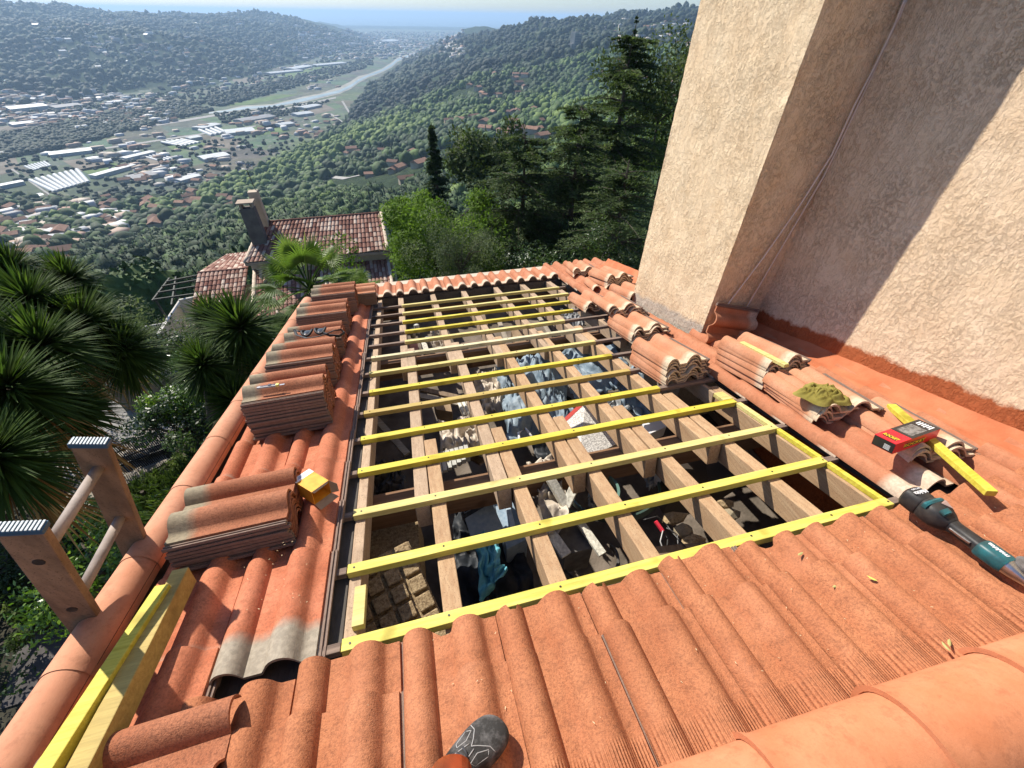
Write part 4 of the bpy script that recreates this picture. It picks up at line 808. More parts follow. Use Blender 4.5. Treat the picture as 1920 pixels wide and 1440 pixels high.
dd = ((E1-A)+(E2-B2))*.5; F1_, F2_ = Vector((A.x-dd.x*.8, A.y-dd.y*.8, zE+.3)), Vector((B2.x-dd.x*.8, B2.y-dd.y*.8, zE+.3)); part(barrels(B2, A, F1_, F2_), 'far_roof_slope', M_barrel, nh)
ridge_line(A, B2, .10, M_barrel); ridge_line(B2, E2, .12, M_pale, 'verge_tiles'); ridge_line(A, E1, .12, M_pale, 'verge_tiles')
mb = MB(); inn = (F1_-E1)*.08; G1, G2, G3, G4 = E1+inn, E2+inn, F2_-inn, F1_-inn
mb.add([Vector((p.x, p.y, z)) for z in (-20, zE-.12) for p in (G1, G2, G3, G4)], [(0,1,5,4),(1,2,6,5),(2,3,7,6),(3,0,4,7),(4,5,6,7)])
mb.add([Vector((G1.x, G1.y, zE-.12)), Vector((G4.x, G4.y, zE-.12)), A-Vector((0,0,.15)), Vector((G2.x, G2.y, zE-.12)), Vector((G3.x, G3.y, zE-.12)), B2-Vector((0,0,.15))], [(0,1,2),(4,3,5)]); part(mb, 'wall', M_nw, nh)
mb = MB(); mb.bar(E1-Vector((0,0,.10)), E2-Vector((0,0,.10)), .14, .16); part(mb, 'eave_board', M_soff, nh)
def onwall(px, py, p0, n): d_ = ray(px, py); return d_*(p0.dot(n)/d_.dot(n))
wn_ = (G2-G1).cross(Vector((0,0,1))); L1, L2 = onwall(478, 508, G1, wn_), onwall(727, 487, G1, wn_); L2.z = L1.z = (L1.z+L2.z)/2; ln_ = Vector(((E2-B2).x, (E2-B2).y, 0)).normalized()*3.6; L3, L4 = L2+ln_-Vector((0,0,1.15)), L1+ln_-Vector((0,0,1.15))
part(barrels(L1, L2, L3, L4), 'lower_roof_slope', M_barrel, nh); ridge_line(L2, L3, .12, M_pale, 'verge_tiles'); ridge_line(L1+Vector((0,0,.05)), L4+Vector((0,0,.1)), .12, M_pale, 'verge_tiles')
mb = MB(); mb.add([Vector((p.x, p.y, z)) for z in (-21, L3.z-.1) for p in (L1.lerp(L4, .9), L2.lerp(L3, .9), L2, L1)], [(0,1,5,4),(1,2,6,5),(2,3,7,6),(3,0,4,7)]); part(mb, 'lower_wall', M_nw, nh)
W1, W2, W3, W4 = onz(371, 512, -12.4), onz(465, 503, -12.4), onz(458, 562, -13.4), onz(359, 578, -13.4)
part(barrels(W1, W2, W3, W4), 'wing_roof_slope', M_barrel, nh); ridge_line(W1, W2, .09, M_barrel)
part(barrels(W2, W1, onz(424, 478, -13.2), onz(470, 473, -13.2)), 'wing_far_roof_slope', M_barrel, nh)
mb = MB(); mb.add([Vector((p.x, p.y, z)) for z in (-21, -13.5) for p in (W1.lerp(W4, .95), W3, W2, W1)], [(0,1,5,4),(1,2,6,5),(2,3,7,6),(3,0,4,7)]); part(mb, 'wing_wall', M_nw, nh)
cb = onz(492, 462, -11.0); M_ch = mottled('grey_chimney', (.12,.11,.10), (.19,.17,.15), 2, .006, 20, .95, 0)
ax = (B2-A).normalized(); ay = Vector((-ax.y, ax.x, 0)); CM = Matrix.Translation(cb) @ Matrix((ax, ay, Vector((0,0,1)))).transposed().to_4x4()
mb = MB(CM); mb.add([(-.42,-.34,-1),(.42,-.34,-1),(.42,.34,-1),(-.42,.34,-1),(-.38,-.30,2.35),(.38,-.30,2.35),(.38,.30,2.35),(-.38,.30,2.35)], [(0,1,5,4),(1,2,6,5),(2,3,7,6),(3,0,4,7),(4,5,6,7)]); ch = part(mb, 'chimney', M_ch, nh)
mb = MB(CM); mb.box(-.34,-.22,-.26,.26,2.35,2.62); mb.box(.22,.34,-.26,.26,2.35,2.62); mb.box(-.45,.45,-.36,.36,2.62,2.70); part(mb, 'chimney_cap', M_soff, ch)
mb = MB(CM); mb.box(.05,.55,.9,1.4,-.2,2.9); part(mb, 'second_flue', M_nw, nh)
an = thing('tv_antenna', CM @ Vector((.3, .3, 2.7)), 'thin television aerial on a bent mast above the neighbour chimney', 'antenna')
a0_, a1_ = at(492, 385, 31), at(462, 318, 30.5); mb = MB(); mb.tube([a0_, a0_.lerp(a1_, .5), a1_], .022, 5); part(mb, 'mast', M_nail, an)
mb = MB(); q0, q1 = at(443, 304, 30.5), at(472, 311, 30.5); mb.tube([q0, q1], .016, 5)
for k in range(7): c_ = q0.lerp(q1, k/6); mb.tube([c_-ay*.18, c_+ay*.18], .008, 4)
part(mb, 'aerial', M_metal, an)
# pergola, terrace
M_dk = mottled('dark_green_steel', (.03,.035,.03), (.06,.065,.055), 5, 0, 10, .7)
pg = thing('pergola', onz(320, 560, -16), 'dark slatted pergola frame beside the neighbour house', 'pergola'); ZP = -13.6
for a, b in (((312,528),(372,516)),((304,537),(370,525)),((296,549),(366,537)),((288,562),(364,551))): mb = MB(); mb.bar(onz(*a, ZP+.08), onz(*b, ZP+.08), .07, .10); part(mb, 'beam', M_dk, pg)
for a, b in (((286,564),(318,522)),((322,572),(330,520))): mb = MB(); mb.bar(onz(*a, ZP), onz(*b, ZP), .08, .12); part(mb, 'crossbeam', M_dk, pg)
for a in ((290,560),(315,527)): p = onz(*a, ZP); mb = MB(); mb.bar(p, p-Vector((0,0,2.8)), .10, .10, Vector((0,1,0))); part(mb, 'post', M_dk, pg)
wh_ = mottled('white_terrace_wall', (.50,.48,.44), (.62,.60,.56), 2, .003, 20, .9)
def wallseg(name, a, b, z0, z1, th, m, label, cat='wall'):
    p, q = onz(*a, z1), onz(*b, z1); mb = MB(); mb.bar(Vector((p.x,p.y,(z0+z1)/2)), Vector((q.x,q.y,(z0+z1)/2)), th, z1-z0); return single(mb, name, m, label, cat)
wallseg('terrace_wall', (335,562), (366,556), -17, -14.3, .2, wh_, 'white terrace wall under the pergola'); wallseg('terrace_wall', (338,562), (296,625), -17, -14.6, .2, wh_, 'long pale terrace wall running toward the camera side')
plane_pts = [onz(*p, -16.2) for p in ((300,640),(352,592),(372,590),(360,650))]; mb = MB(); mb.add(plane_pts, [(0,1,2,3)]); struct(mb, 'terrace_floor', mottled('pink_paving', (.36,.25,.21), (.46,.34,.29), 3, .003, 10))
rl = thing('balcony_railing', onz(320, 600, -15.2), 'white balcony railing crossing in front of the terrace', 'railing'); a, b = onz(272, 612, -14.9), onz(362, 596, -14.9)
for dz in (0, -.5): mb = MB(); mb.bar(a+Vector((0,0,dz)), b+Vector((0,0,dz)), .05, .05); part(mb, 'rail', wh_, rl)
mb = MB()
for k in range(22): p = a.lerp(b, k/21); mb.bar(p, p-Vector((0,0,.55)), .02, .02, Vector((0,1,0)))
part(mb, 'balusters', wh_, rl)['kind'] = 'stuff'
# ------------------------------------------------------------ ground by the house
ZG = -9.0
def gpatch(name, px, dz, m, kind='structure'):
    mb = MB(); mb.add([onz(a, b, ZG+dz) for a, b in px], [tuple(range(len(px)))]); 
    return struct(mb, name, m)
M_asph = mottled('driveway_asphalt', (.20,.195,.185), (.30,.285,.27), 3, .004, 60, .95, 0)
gpatch('garden_ground', [(-400,700),(200,640),(420,640),(520,760),(480,1100),(300,1500),(-400,1500)], .0, mottled('dark_garden_soil', (.028,.026,.018), (.07,.065,.04), 2, .02, 12, .98, 0))
gpatch('driveway', [(120,905),(60,840),(150,775),(215,750),(300,742),(350,750),(345,800),(250,830)], .02, M_asph)
gpatch('gravel_bed', [(230,745),(250,728),(350,712),(360,735),(300,748)], .04, mottled('dark_gravel', (.03,.03,.03), (.20,.19,.18), 22, .03, 22, .95, 0))
gpatch('garden_path', [(205,885),(295,845),(320,862),(225,915)], .02, mottled('stone_path', (.16,.14,.11), (.26,.23,.19), 2, .003, 20)); gpatch('lawn', [(15,890),(60,868),(120,880),(110,925),(30,940)], .03, mottled('lawn_grass', (.05,.08,.02), (.12,.15,.04), 6, .03, 40, .95, 0)); gpatch('garden_path', [(100,960),(150,900),(190,925),(130,1010)], .03, mottled('pale_step', (.20,.17,.13), (.30,.26,.2), 3))
gpatch('paved_patio', [(40,1190),(110,1120),(150,1130),(190,1230),(100,1300),(0,1330)], .03, mottled('patio_slabs', (.05,.045,.045), (.10,.09,.085), 2, .004, 20))
wl_ = thing('garden_wall', onz(290, 715, ZG), 'low stone retaining wall topped with white stones beside the driveway', 'wall'); a, b = onz(205, 722, ZG+.9), onz(360, 694, ZG+.9)
mb = MB(); mb.bar(a-Vector((0,0,.55)), b-Vector((0,0,.55)), .35, 1.1); part(mb, 'wall_body', mottled('wall_stone', (.16,.14,.11), (.28,.25,.20), 3, .02, 8, .95), wl_)
mb = MB()
for k in range(130): p = a.lerp(b, rnd.random())+Vector((rnd.uniform(-.25,.25), rnd.uniform(-.1,.35), rnd.uniform(0,.1))); mb.ico(p, rnd.uniform(.04,.09), 1, .4, k)
part(mb, 'white_stones', mottled('white_stone', (.5,.48,.45), (.7,.68,.64), 3), wl_)['kind'] = 'stuff'
# iron fence and rocks
fn = thing('iron_fence', onz(240, 820, ZG), 'black iron railing fence along the driveway edge', 'fence'); a, b = onz(120, 868, ZG+1.0), onz(300, 806, ZG+1.0)
for dz in (0, -.42, -.62): mb = MB(); mb.bar(a+Vector((0,0,dz)), b+Vector((0,0,dz)), .035, .035); part(mb, 'rail', M_black, fn)
for k in range(46): p = a.lerp(b, k/45); mb = MB(); mb.bar(p, p-Vector((0,0,.95)), .016, .016, Vector((0,1,0))); part(mb, 'baluster', M_black, fn)
M_rock = mottled('garden_rock', (.22,.19,.16), (.40,.36,.31), 3, .02, 14, .95, .2)
for k, (px, py, s_) in enumerate(((278,822,.30),(292,836,.26),(262,835,.24),(246,850,.2),(300,820,.22),(230,858,.18),(268,850,.2),(286,812,.18))):
    mb = MB(); mb.ico(onz(px, py, ZG+.2), s_, 2, .6, k+9, (1.2,.9,.7)); single(mb, 'rock', M_rock, ('largest pale rock at the end of the iron fence','rounded rock right below the largest one','brownish rock left of the rounded one','small rock under the fence','pale rock beside the leafy bush','smallest rock along the fence foot','flat rock in front of the path','rock behind the largest pale one')[k], 'rock', 'rocks by the driveway', True)
pt = single(MB().box(*(0,)*6) if False else MB().ico(onz(375, 803, ZG+.9), .11, 2, .5, 4, (.8,.8,1.2)).ico(onz(371, 812, ZG+.75), .06, 2, .4, 6, (.6,.6,1.8)), 'white_ornament', flat('white_ornament', (.65,.66,.66), .5), 'small white bird shaped ornament among the dark bushes', 'ornament', None, True)
# ------------------------------------------------------------ plants
def blade(mb, o, d, L, w_, droop, up, tn, seg=4, fold=.25):
    d = d.normalized(); s_ = d.cross(up); s_ = s_.normalized() if s_.length > .01 else Vector((1,0,0)); vs = []; tt = []
    for k in range(seg+1):
        t_ = k/seg; p = o+d*(L*t_)+Vector((0,0,-1))*(droop*L*t_*t_); ww = w_*(1-t_**1.6)*(.6+.8*min(1, t_*4)*.5); nrm = s_.cross(d)
        vs += [p-s_*ww, p-nrm*(ww*fold), p+s_*ww]; tt += [tn+.25*t_]*3
    fs = []
    for k in range(seg): fs += [(k*3, k*3+1, k*3+4, k*3+3), (k*3+1, k*3+2, k*3+5, k*3+4)]
    mb.add(vs, fs, tint=tt)
def gloss_leaf(name, a, b, c, rough=.38, spec=.5):
    t = NT(name); t.fin(t.ramp(t.attr('tint'), [(0, a), (.5, b), (1, c)]), rough, None, 0, spec)
    tr = t.n('ShaderNodeBsdfTranslucent'); src = t.b.inputs['Base Color'].links[0].from_socket; t.t.links.new(t.mix(1.0, src, (1.5, 1.6, .9), 'MULTIPLY'), tr.inputs[0]); mx = t.n('ShaderNodeMixShader', i_0=.33); t.t.links.new(t.b.outputs[0], mx.inputs[1]); t.t.links.new(tr.outputs[0], mx.inputs[2]); t.t.links.new(mx.outputs[0], t.t.nodes['Material Output'].inputs[0]); return t.m
M_yuc = gloss_leaf('yucca_leaves', (.016,.034,.009), (.045,.085,.017), (.10,.155,.028), .62, .12); M_dead = gloss_leaf('dead_yucca_leaves', (.12,.06,.02), (.24,.13,.045), (.42,.28,.12), .8, .2); M_trunk = mottled('yucca_bark', (.06,.045,.032), (.13,.10,.07), 8, .02, 30, .95)
def yucca(heads, base, label, grp, L=.47, n=620):
    rs = random.Random(int(base.x*100)); o = thing('yucca_tree', base, label, 'yucca', grp)
    for hi, (c, sc_, dead) in enumerate(heads):
        mb = MB()
        for k in range(n):
            u_ = rs.random(); el = math.asin(1-1.62*u_) ; az = rs.uniform(0, 6.283); d = Vector((math.cos(el)*math.cos(az), math.cos(el)*math.sin(az), math.sin(el)))
            blade(mb, c+Vector((0,0,-.18*sc_*u_))+d*.03, d, L*sc_*rs.uniform(.8, 1.1), .019*sc_, .10+.22*u_, Vector((0,0,1)) if abs(d.z) < .95 else Vector((1,0,0)), rs.uniform(0,.75)*(1-.5*u_))
        part(mb, 'leaf_head', M_yuc, o)
        if dead:
            mb = MB()
            for k in range(150):
                az = rs.uniform(0, 6.283); h_ = rs.uniform(.1, .95)*sc_; el = rs.uniform(-1.5, -.9); d = Vector((math.cos(el)*math.cos(az), math.cos(el)*math.sin(az), math.sin(el)))
                blade(mb, c-Vector((0,0,h_*.8))+Vector((math.cos(az), math.sin(az), 0))*.08, d, L*sc_*rs.uniform(.7,1.1), .014*sc_, .15, Vector((0,0,1)), rs.random()*.8, 3)
            part(mb, 'dead_skirt', M_dead, o)
        mb = MB(); j = base+Vector((rs.uniform(-.3,.3), rs.uniform(-.3,.3), (c.z-base.z)*rs.uniform(.25,.4))); mb.tube([base, base.lerp(j, .6), j, j.lerp(c, .5)+Vector((rs.uniform(-.1,.1), 0, 0)), c-Vector((0,0,.1))], [.17,.15,.13,.10,.08], 9); part(mb, 'trunk', M_trunk, o, True)
b_ = lambda px, py, r: (lambda p: Vector((p.x, p.y, ZG-.1)))(at(px, py, r))
yucca([(at(52,560,7.6),1.15,0),(at(-40,620,7.0),1.2,1),(at(20,500,8.6),.9,0)], onz(5, 985, ZG), 'leftmost tall yucca clump cut by the photo edge', 'yuccas by the driveway')
yucca([(at(150,600,7.4),1.2,1),(at(228,650,7.2),1.15,0),(at(125,520,8.6),.95,0),(at(75,640,6.6),1.1,1)], onz(95, 960, ZG), 'many headed yucca with brown dead skirts behind the ladder', 'yuccas by the driveway')
yucca([(at(10,720,5.9),1.2,1),(at(110,760,6.2),1.05,1),(at(-20,850,5.2),1.1,1)], onz(40, 1010, ZG), 'low dark shaded yucca nearest the ladder', 'yuccas by the driveway')
yucca([(at(448,610,8.8),1.75,1),(at(378,680,8.4),1.3,0),(at(500,690,8.2),1.25,0),(at(440,750,7.8),1.3,0),(at(395,590,9.6),1.2,0)], onz(455, 880, ZG), 'dense yucca between the driveway and the tile stacks', 'yuccas by the driveway')
def palm(c, base, label, n=22, L=1.0, R0=.62):
    rs = random.Random(5); o = thing('fan_palm', base, label, 'palm tree')
    for k in range(n):
        az = k*2.4+rs.uniform(-.3,.3); el = R(80)-R(115)*(k/n); d = Vector((math.cos(el)*math.cos(az), math.cos(el)*math.sin(az), math.sin(el))); st = L*rs.uniform(.7, 1.0)
        tip = c+d*st+Vector((0,0,-.10*(k/n))); mb = MB(); mb.tube([c, c+d*st*.5+Vector((0,0,.03)), tip], [.02,.014,.009], 5, tint=None) if False else mb.tube([c, c+d*st*.5+Vector((0,0,.03)), tip], [.02,.014,.009], 5)
        s_ = d.cross(Vector((0,0,1))); s_ = s_.normalized() if s_.length > .05 else Vector((1,0,0)); nn = s_.cross(d).normalized(); tn = rs.uniform(.15, .75)
        for q in range(34):
            f_ = (q/33-.5)*R(230); dd = (d*math.cos(f_)+s_*math.sin(f_)+nn*.10*abs(math.sin(f_))).normalized(); blade(mb, tip, dd, R0*(1-.18*abs(f_)/2)*rs.uniform(.92,1.05), .024, .38 if abs(f_) > .3 else .25, nn, tn+rs.uniform(-.1,.1), 4, .5)
        part(mb, 'frond', M_palm, o)
    mb = MB(); mb.tube([base, base.lerp(c, .5)+Vector((.05,0,0)), c], [.16,.14,.15], 10); part(mb, 'trunk', M_trunk, o, True)
M_palm = gloss_leaf('palm_leaves', (.035,.065,.012), (.09,.155,.025), (.22,.30,.07), .5, .25)
palm(at(582,545,10.2), b_(582,560,10.2), 'fan palm with drooping fronds in front of the neighbour roof', 26, .95, .72)
palm(at(668,560,10.8), b_(668,570,10.8), 'lower fan palm with tattered fronds beside the eave corner', 16, .6, .5)
def leafball(name, c, rad, n, m, label, cat, leaf=.05, sq=(1,1,.85), base=None, blobs=14, seed=1, grp=None, spread=.62, trunk_r=.08, parent=None):
    rs = random.Random(seed); base = base or Vector((c.x, c.y, c.z-rad)); o = thing(name, base, label, cat, grp)
    B_L = [(c+Vector((rs.gauss(0,1)*sq[0], rs.gauss(0,1)*sq[1], rs.gauss(0,.8)*sq[2]))*rad*spread*.75, rad*rs.uniform(.28,.5)) for _ in range(blobs)]
    mb = MB(); vs = []; fs = []; tn = []
    for (bc, br) in B_L:
        bt_ = rs.uniform(0, .45)
        for k in range(n//blobs):
            v = Vector((rs.gauss(0,1), rs.gauss(0,1), rs.gauss(0,1)+.15)).normalized(); p = bc+v*(br*rs.uniform(.55, 1.08)); a = Vector((rs.gauss(0,1), rs.gauss(0,1), rs.gauss(0,1))).normalized(); b = a.cross((v+Vector((0,0,.5))).normalized()); b = b.normalized() if b.length > .01 else Vector((1,0,0)); s_ = leaf*rs.uniform(.6, 1.3); i = len(vs)
            vs += [p-a*s_, p+b*s_*.45, p+a*s_, p-b*s_*.45]; fs.append((i, i+1, i+2, i+3)); tn += [min(1, max(0, bt_+rs.uniform(0,.55)))]*4
    mb.add(vs, fs, tint=tn); part(mb, 'crown', m, o)
    mb = MB(); mb.tube([base-Vector((0,0,.3)), base.lerp(c, .6), c], [trunk_r, trunk_r*.8, trunk_r*.4], 7)
    for bc, br in B_L[::2]: mb.tube([base.lerp(c, .55), bc.lerp(c, .4), bc], [trunk_r*.5, trunk_r*.35, trunk_r*.15], 5)
    part(mb, 'trunk', bark_, o); return o
bark_ = mottled('near_bark', (.05,.04,.03), (.11,.09,.07), 8, .01, 30, .95)
L_jun2 = gloss_leaf('shrub_leaves', (.02,.04,.01), (.06,.09,.02), (.13,.17,.04), .6, .15); L_lime = gloss_leaf('lime_leaves', (.045,.09,.012), (.10,.17,.022), (.17,.26,.04), .7, .12); L_dark = gloss_leaf('dark_leaves', (.012,.028,.010), (.03,.06,.018), (.08,.13,.03), .45); L_olive = gloss_leaf('olive_grey_leaves', (.045,.065,.035), (.09,.12,.06), (.16,.19,.11), .7, .15); L_citrus = gloss_leaf('citrus_leaves', (.025,.06,.008), (.08,.16,.015), (.22,.33,.05), .3); L_moss = gloss_leaf('moss_leaves', (.03,.055,.012), (.07,.115,.022), (.12,.17,.04), .7, .15); L_brown = gloss_leaf('bronze_leaves', (.025,.04,.015), (.055,.08,.025), (.09,.12,.045), .7, .15)
def at2(px, py, r, z=None): p = at(px, py, r); return p
leafball('leafy_tree', at(812, 452, 17), 1.75, 14000, L_lime, 'bright lime green leafy tree right of the neighbour roof', 'tree', .075, (1,1,.8), None, 34, 2, None, .75)
leafball('leafy_tree', at(768, 402, 27), 1.5, 6000, L_lime, 'smaller yellow green tree behind the lime green one', 'tree', .10, (1.1,1,.8), None, 18, 4)
leafball('olive_bush', at(862, 478, 14.5), 1.35, 12000, L_olive, 'grey green olive like bush between lime tree and cedars', 'bush', .035, (1,1,.85), None, 20, 6)
leafball('leafy_bush', at(340, 745, 10.6), .75, 5000, L_citrus, 'glossy bright leaved bush at the driveway corner', 'bush', .045, (1,1,.9), None, 12, 8)
leafball('leafy_bush', at(345, 800, 9.8), .9, 5000, L_dark, 'dark bush below the glossy bright one', 'bush', .045, (1.2,1,.8), None, 12, 9)
leafball('leafy_bush', at(200, 1085, 5.2), .9, 4200, L_citrus, 'rose bush with small leaves seen between the ladder rails', 'bush', .035, (1,1,.7), None, 12, 10)
leafball('leafy_tree', at(905, 292, 52), 4.6, 7000, L_brown, 'bronze green broad tree behind the pointed fir', 'tree', .26, (1,1,.8), None, 20, 12)
leafball('leafy_tree', at(1245, 175, 30), 3.2, 9000, L_brown, 'olive toned tree beside the top of the chimney breast edge', 'tree', .12, (1,1,1.1), None, 22, 13)
leafball('leafy_tree', at(1250, 270, 33), 3.2, 9000, L_moss, 'yellow green tree squeezed between cedar and chimney breast', 'tree', .10, (1,1,1.1), None, 22, 14)
leafball('leafy_bush', at(1160, 520, 13), 1.6, 7000, L_dark, 'dark undergrowth bush behind the far right tile stacks', 'bush', .05, (1.4,1,.8), None, 14, 15)
leafball('leafy_bush', at(1010, 540, 14), 1.7, 7000, L_dark, 'dark bush right behind the eave tiles', 'bush', .05, (1.6,1,.7), None, 14, 16)
leafball('leafy_bush', at(640, 640, 12), 1.3, 5000, L_dark, 'shaded bush under the fan palms', 'bush', .05, (1.4,1,.8), None, 14, 17)
leafball('leafy_bush', at(250, 660, 14), 1.5, 6000, L_olive, 'dry mottled bush above the garden wall', 'bush', .05, (1.6,1,.6), None, 14, 18)
leafball('leafy_bush', at(330, 660, 15), 1.3, 6000, L_dark, 'green bush between the yuccas and the terrace', 'bush', .05, (1.5,1,.7), None, 14, 19)
for k, (px, py, r_, s_, mm, lab) in enumerate(((-60, 1000, 9.5, 1.1, 0, 'dark bush at the lower left edge of the garden'), (40, 1090, 8.2, .8, 0, 'low dark shrub beside the paved patio'), (150, 1010, 8.8, .7, 0, 'shrub between the trunks and the ladder'), (-150, 800, 12, 1.5, 0, 'large shrub beyond the left edge of the photo'), (90, 1180, 6.5, .5, 1, 'small rambling shrub over the patio slabs'), (230, 960, 9.6, .6, 0, 'shaded shrub under the garden path'), (300, 940, 9.0, .6, 1, 'mixed shrub right behind the far ladder rail'), (-60, 1200, 7.0, .9, 0, 'dark shrub below the nearest ladder rail'), (420, 830, 10.2, .8, 0, 'dark shrub at the foot of the dense yucca'), (60, 900, 11, .9, 1, 'grassy shrub behind the yucca trunks'))):
    leafball('garden_shrub', onz(px, py, ZG)+Vector((0,0,s_*.6)), s_, 2600, L_dark if not mm else L_jun2, lab, 'shrub', .045, (1.2,1.1,.8), None, 10, 40+k)
# juniper: sprays
def sprays(name, c, rad, nb, m, label, cat, seed=1, h=1.0, flatz=.55):
    rs = random.Random(seed); base = Vector((c.x, c.y, c.z-rad*h)); o = thing(name, base, label, cat); mb = MB(); vs = []; fs = []; tn = []
    for k in range(nb):
        az, el = rs.uniform(0, 6.283), R(rs.uniform(0, 80)); d = Vector((math.cos(el)*math.cos(az), math.cos(el)*math.sin(az), math.sin(el)*flatz*h)); p = base+d*rad*rs.uniform(.15,.5); e = base+d*rad*rs.uniform(.8,1.25); s_ = d.cross(Vector((0,0,1))).normalized() if abs(d.z) < .95 else Vector((1,0,0)); bt_ = rs.uniform(0,.6)
        for q in range(46):
            t_ = rs.uniform(.1, 1); o_ = p.lerp(e, t_)+s_*rs.uniform(-1,1)*rad*.16*(1.1-t_); dd = (d+s_*rs.uniform(-.9,.9)+Vector((0,0,rs.uniform(-.1,.5)))).normalized(); l = rad*rs.uniform(.07,.14); w_ = l*.16; sd = dd.cross(Vector((rs.gauss(0,1), rs.gauss(0,1), 1))).normalized(); i = len(vs)
            vs += [o_-sd*w_, o_+sd*w_, o_+dd*l]; fs.append((i, i+1, i+2)); tn += [bt_+.1, bt_+.1, min(1, bt_+.45)]
    mb.add(vs, fs, tint=tn); part(mb, 'foliage', m, o); mb = MB(); mb.tube([base-Vector((0,0,.3)), base+Vector((0,0,rad*.4))], [.08,.04], 6); part(mb, 'stem', bark_, o)
L_jun = gloss_leaf('juniper_needles', (.015,.032,.008), (.05,.085,.015), (.13,.19,.035), .6, .2)
sprays('juniper_bush', at(345, 880, 8.6), 1.5, 420, L_jun, 'feathery green juniper bush left of the verge caps', 'bush', 3, .8)
sprays('juniper_bush', at(250, 905, 9.5), .8, 140, L_jun, 'small juniper clump at the garden path', 'bush', 5, .8)
# conifers
L_ced = gloss_leaf('cedar_needles', (.020,.036,.014), (.060,.092,.034), (.14,.18,.075), .7, .12); L_fir = gloss_leaf('fir_needles', (.014,.030,.012), (.035,.062,.022), (.075,.115,.04), .7, .12)
def conifer(name, top, H, Rb, m, label, cat, seed, levels=20, per=7, tw=22, droop=.12, flatness=1.0, tuft=.12, shape=.8, lo=.08):
    rs = random.Random(seed); base = top-Vector((0,0,H)); o = thing(name, base, label, cat); vs = []; fs = []; tn = []; tb = MB()
    tb.tube([base-Vector((0,0,1)), base.lerp(top, .5), top], [H*.022, H*.013, .02], 8)
    for lv in range(levels):
        f_ = lo+(1-lo)*((lv+rs.uniform(-.9,.9))/levels); rr = Rb*max(.04, (1-f_))**shape; p0 = base+(top-base)*f_
        for k in range(per):
            az = rs.uniform(0, 6.283); p0 = base+(top-base)*min(.985, max(.03, f_+rs.uniform(-.5,.5)/levels)); ln = rr*rs.uniform(.35, 1.18); up_ = rs.uniform(-.05, .55); pts = []
            for q in range(6): t_ = q/5; pts.append(p0+Vector((math.cos(az+.2*t_), math.sin(az+.2*t_), 0))*ln*t_+Vector((0,0, ln*(up_*t_-(droop+up_*.6)*t_*t_))))
            tb.tube(pts, [.035*ln/3+.01]*1+[.028*ln/3+.008, .02*ln/3+.006, .014, .009, .005], 4, False); sd = Vector((-math.sin(az), math.cos(az), 0)); bt_ = rs.uniform(0,.5)
            for q in range(tw):
                t_ = .12+.88*(q+rs.random())/tw; i0 = min(4, int(t_*5)); pt_ = pts[i0].lerp(pts[i0+1], t_*5-i0); s_ = 1 if q % 2 else -1; od = (pts[5]-pts[0]).normalized(); td = (sd*s_*rs.uniform(.6,1)+od*rs.uniform(.4,.9)+Vector((0,0,rs.uniform(-.22,.08)))).normalized(); tl = ln*.30*(1.15-t_)*rs.uniform(.6,1.2)+.12
                nt = max(3, int(tl/(tuft*.55)))
                for w_ in range(nt):
                    c = pt_+td*(tl*(w_+.5)/nt)+Vector((0,0,-.15*tl*(w_/nt)**2)); a = (td*rs.uniform(.3,1)+sd*rs.uniform(-.8,.8)+Vector((0,0,rs.uniform(-.2,.5)))).normalized(); b = a.cross(Vector((rs.gauss(0,.5), rs.gauss(0,.5), 1))).normalized(); z_ = tuft*rs.uniform(.6,1.2); i = len(vs)
                    vs += [c-a*z_*.5, c+b*z_*.17, c+a*z_*.6, c-b*z_*.17]; fs.append((i, i+1, i+2, i+3)); tn += [min(1, bt_+rs.uniform(0,.35)+.15*t_)]*4
    mb = MB(); mb.add(vs, fs, tint=tn); part(mb, 'crown', m, o); part(tb, 'trunk', bark_, o)
conifer('cedar_tree', at(1188, 58, 27), 16, 6.0, L_ced, 'tallest cedar with layered branches rising to the skyline', 'tree', 3, 32, 13, 34, .12, tuft=.24, shape=.55)
conifer('cedar_tree', at(1092, 195, 21), 12, 5.2, L_ced, 'broad dark cedar in the middle of the three', 'tree', 4, 27, 13, 38, .14, tuft=.19, shape=.5)
conifer('cedar_tree', at(985, 250, 20), 11, 4.8, L_ced, 'cedar with long drooping sprays left of the broad one', 'tree', 5, 27, 13, 38, .15, tuft=.18, shape=.5)
conifer('cedar_tree', at(1180, 300, 14.5), 8.5, 3.6, L_ced, 'near low cedar boughs beside the chimney breast', 'tree', 6, 20, 12, 36, .12, tuft=.14, shape=.5)
conifer('cedar_tree', at(905, 352, 19), 8, 3.0, L_ced, 'slender low cedar behind the olive like bush', 'tree', 7, 20, 11, 30, .16, tuft=.15, shape=.6)
conifer('fir_tree', at(808, 228, 42), 15.5, 3.1, L_fir, 'dark pointed fir standing alone above the lime green tree', 'tree', 8, 40, 12, 18, .22, tuft=.34, shape=.95)
conifer('fir_tree', at(1278, 26, 1500) if False else at(1196, 25, 60), 22, 2.2, L_fir, 'narrow conifer spire just breaking the right hand skyline', 'tree', 9, 26, 7, 8, .2, tuft=.35, shape=1.0)
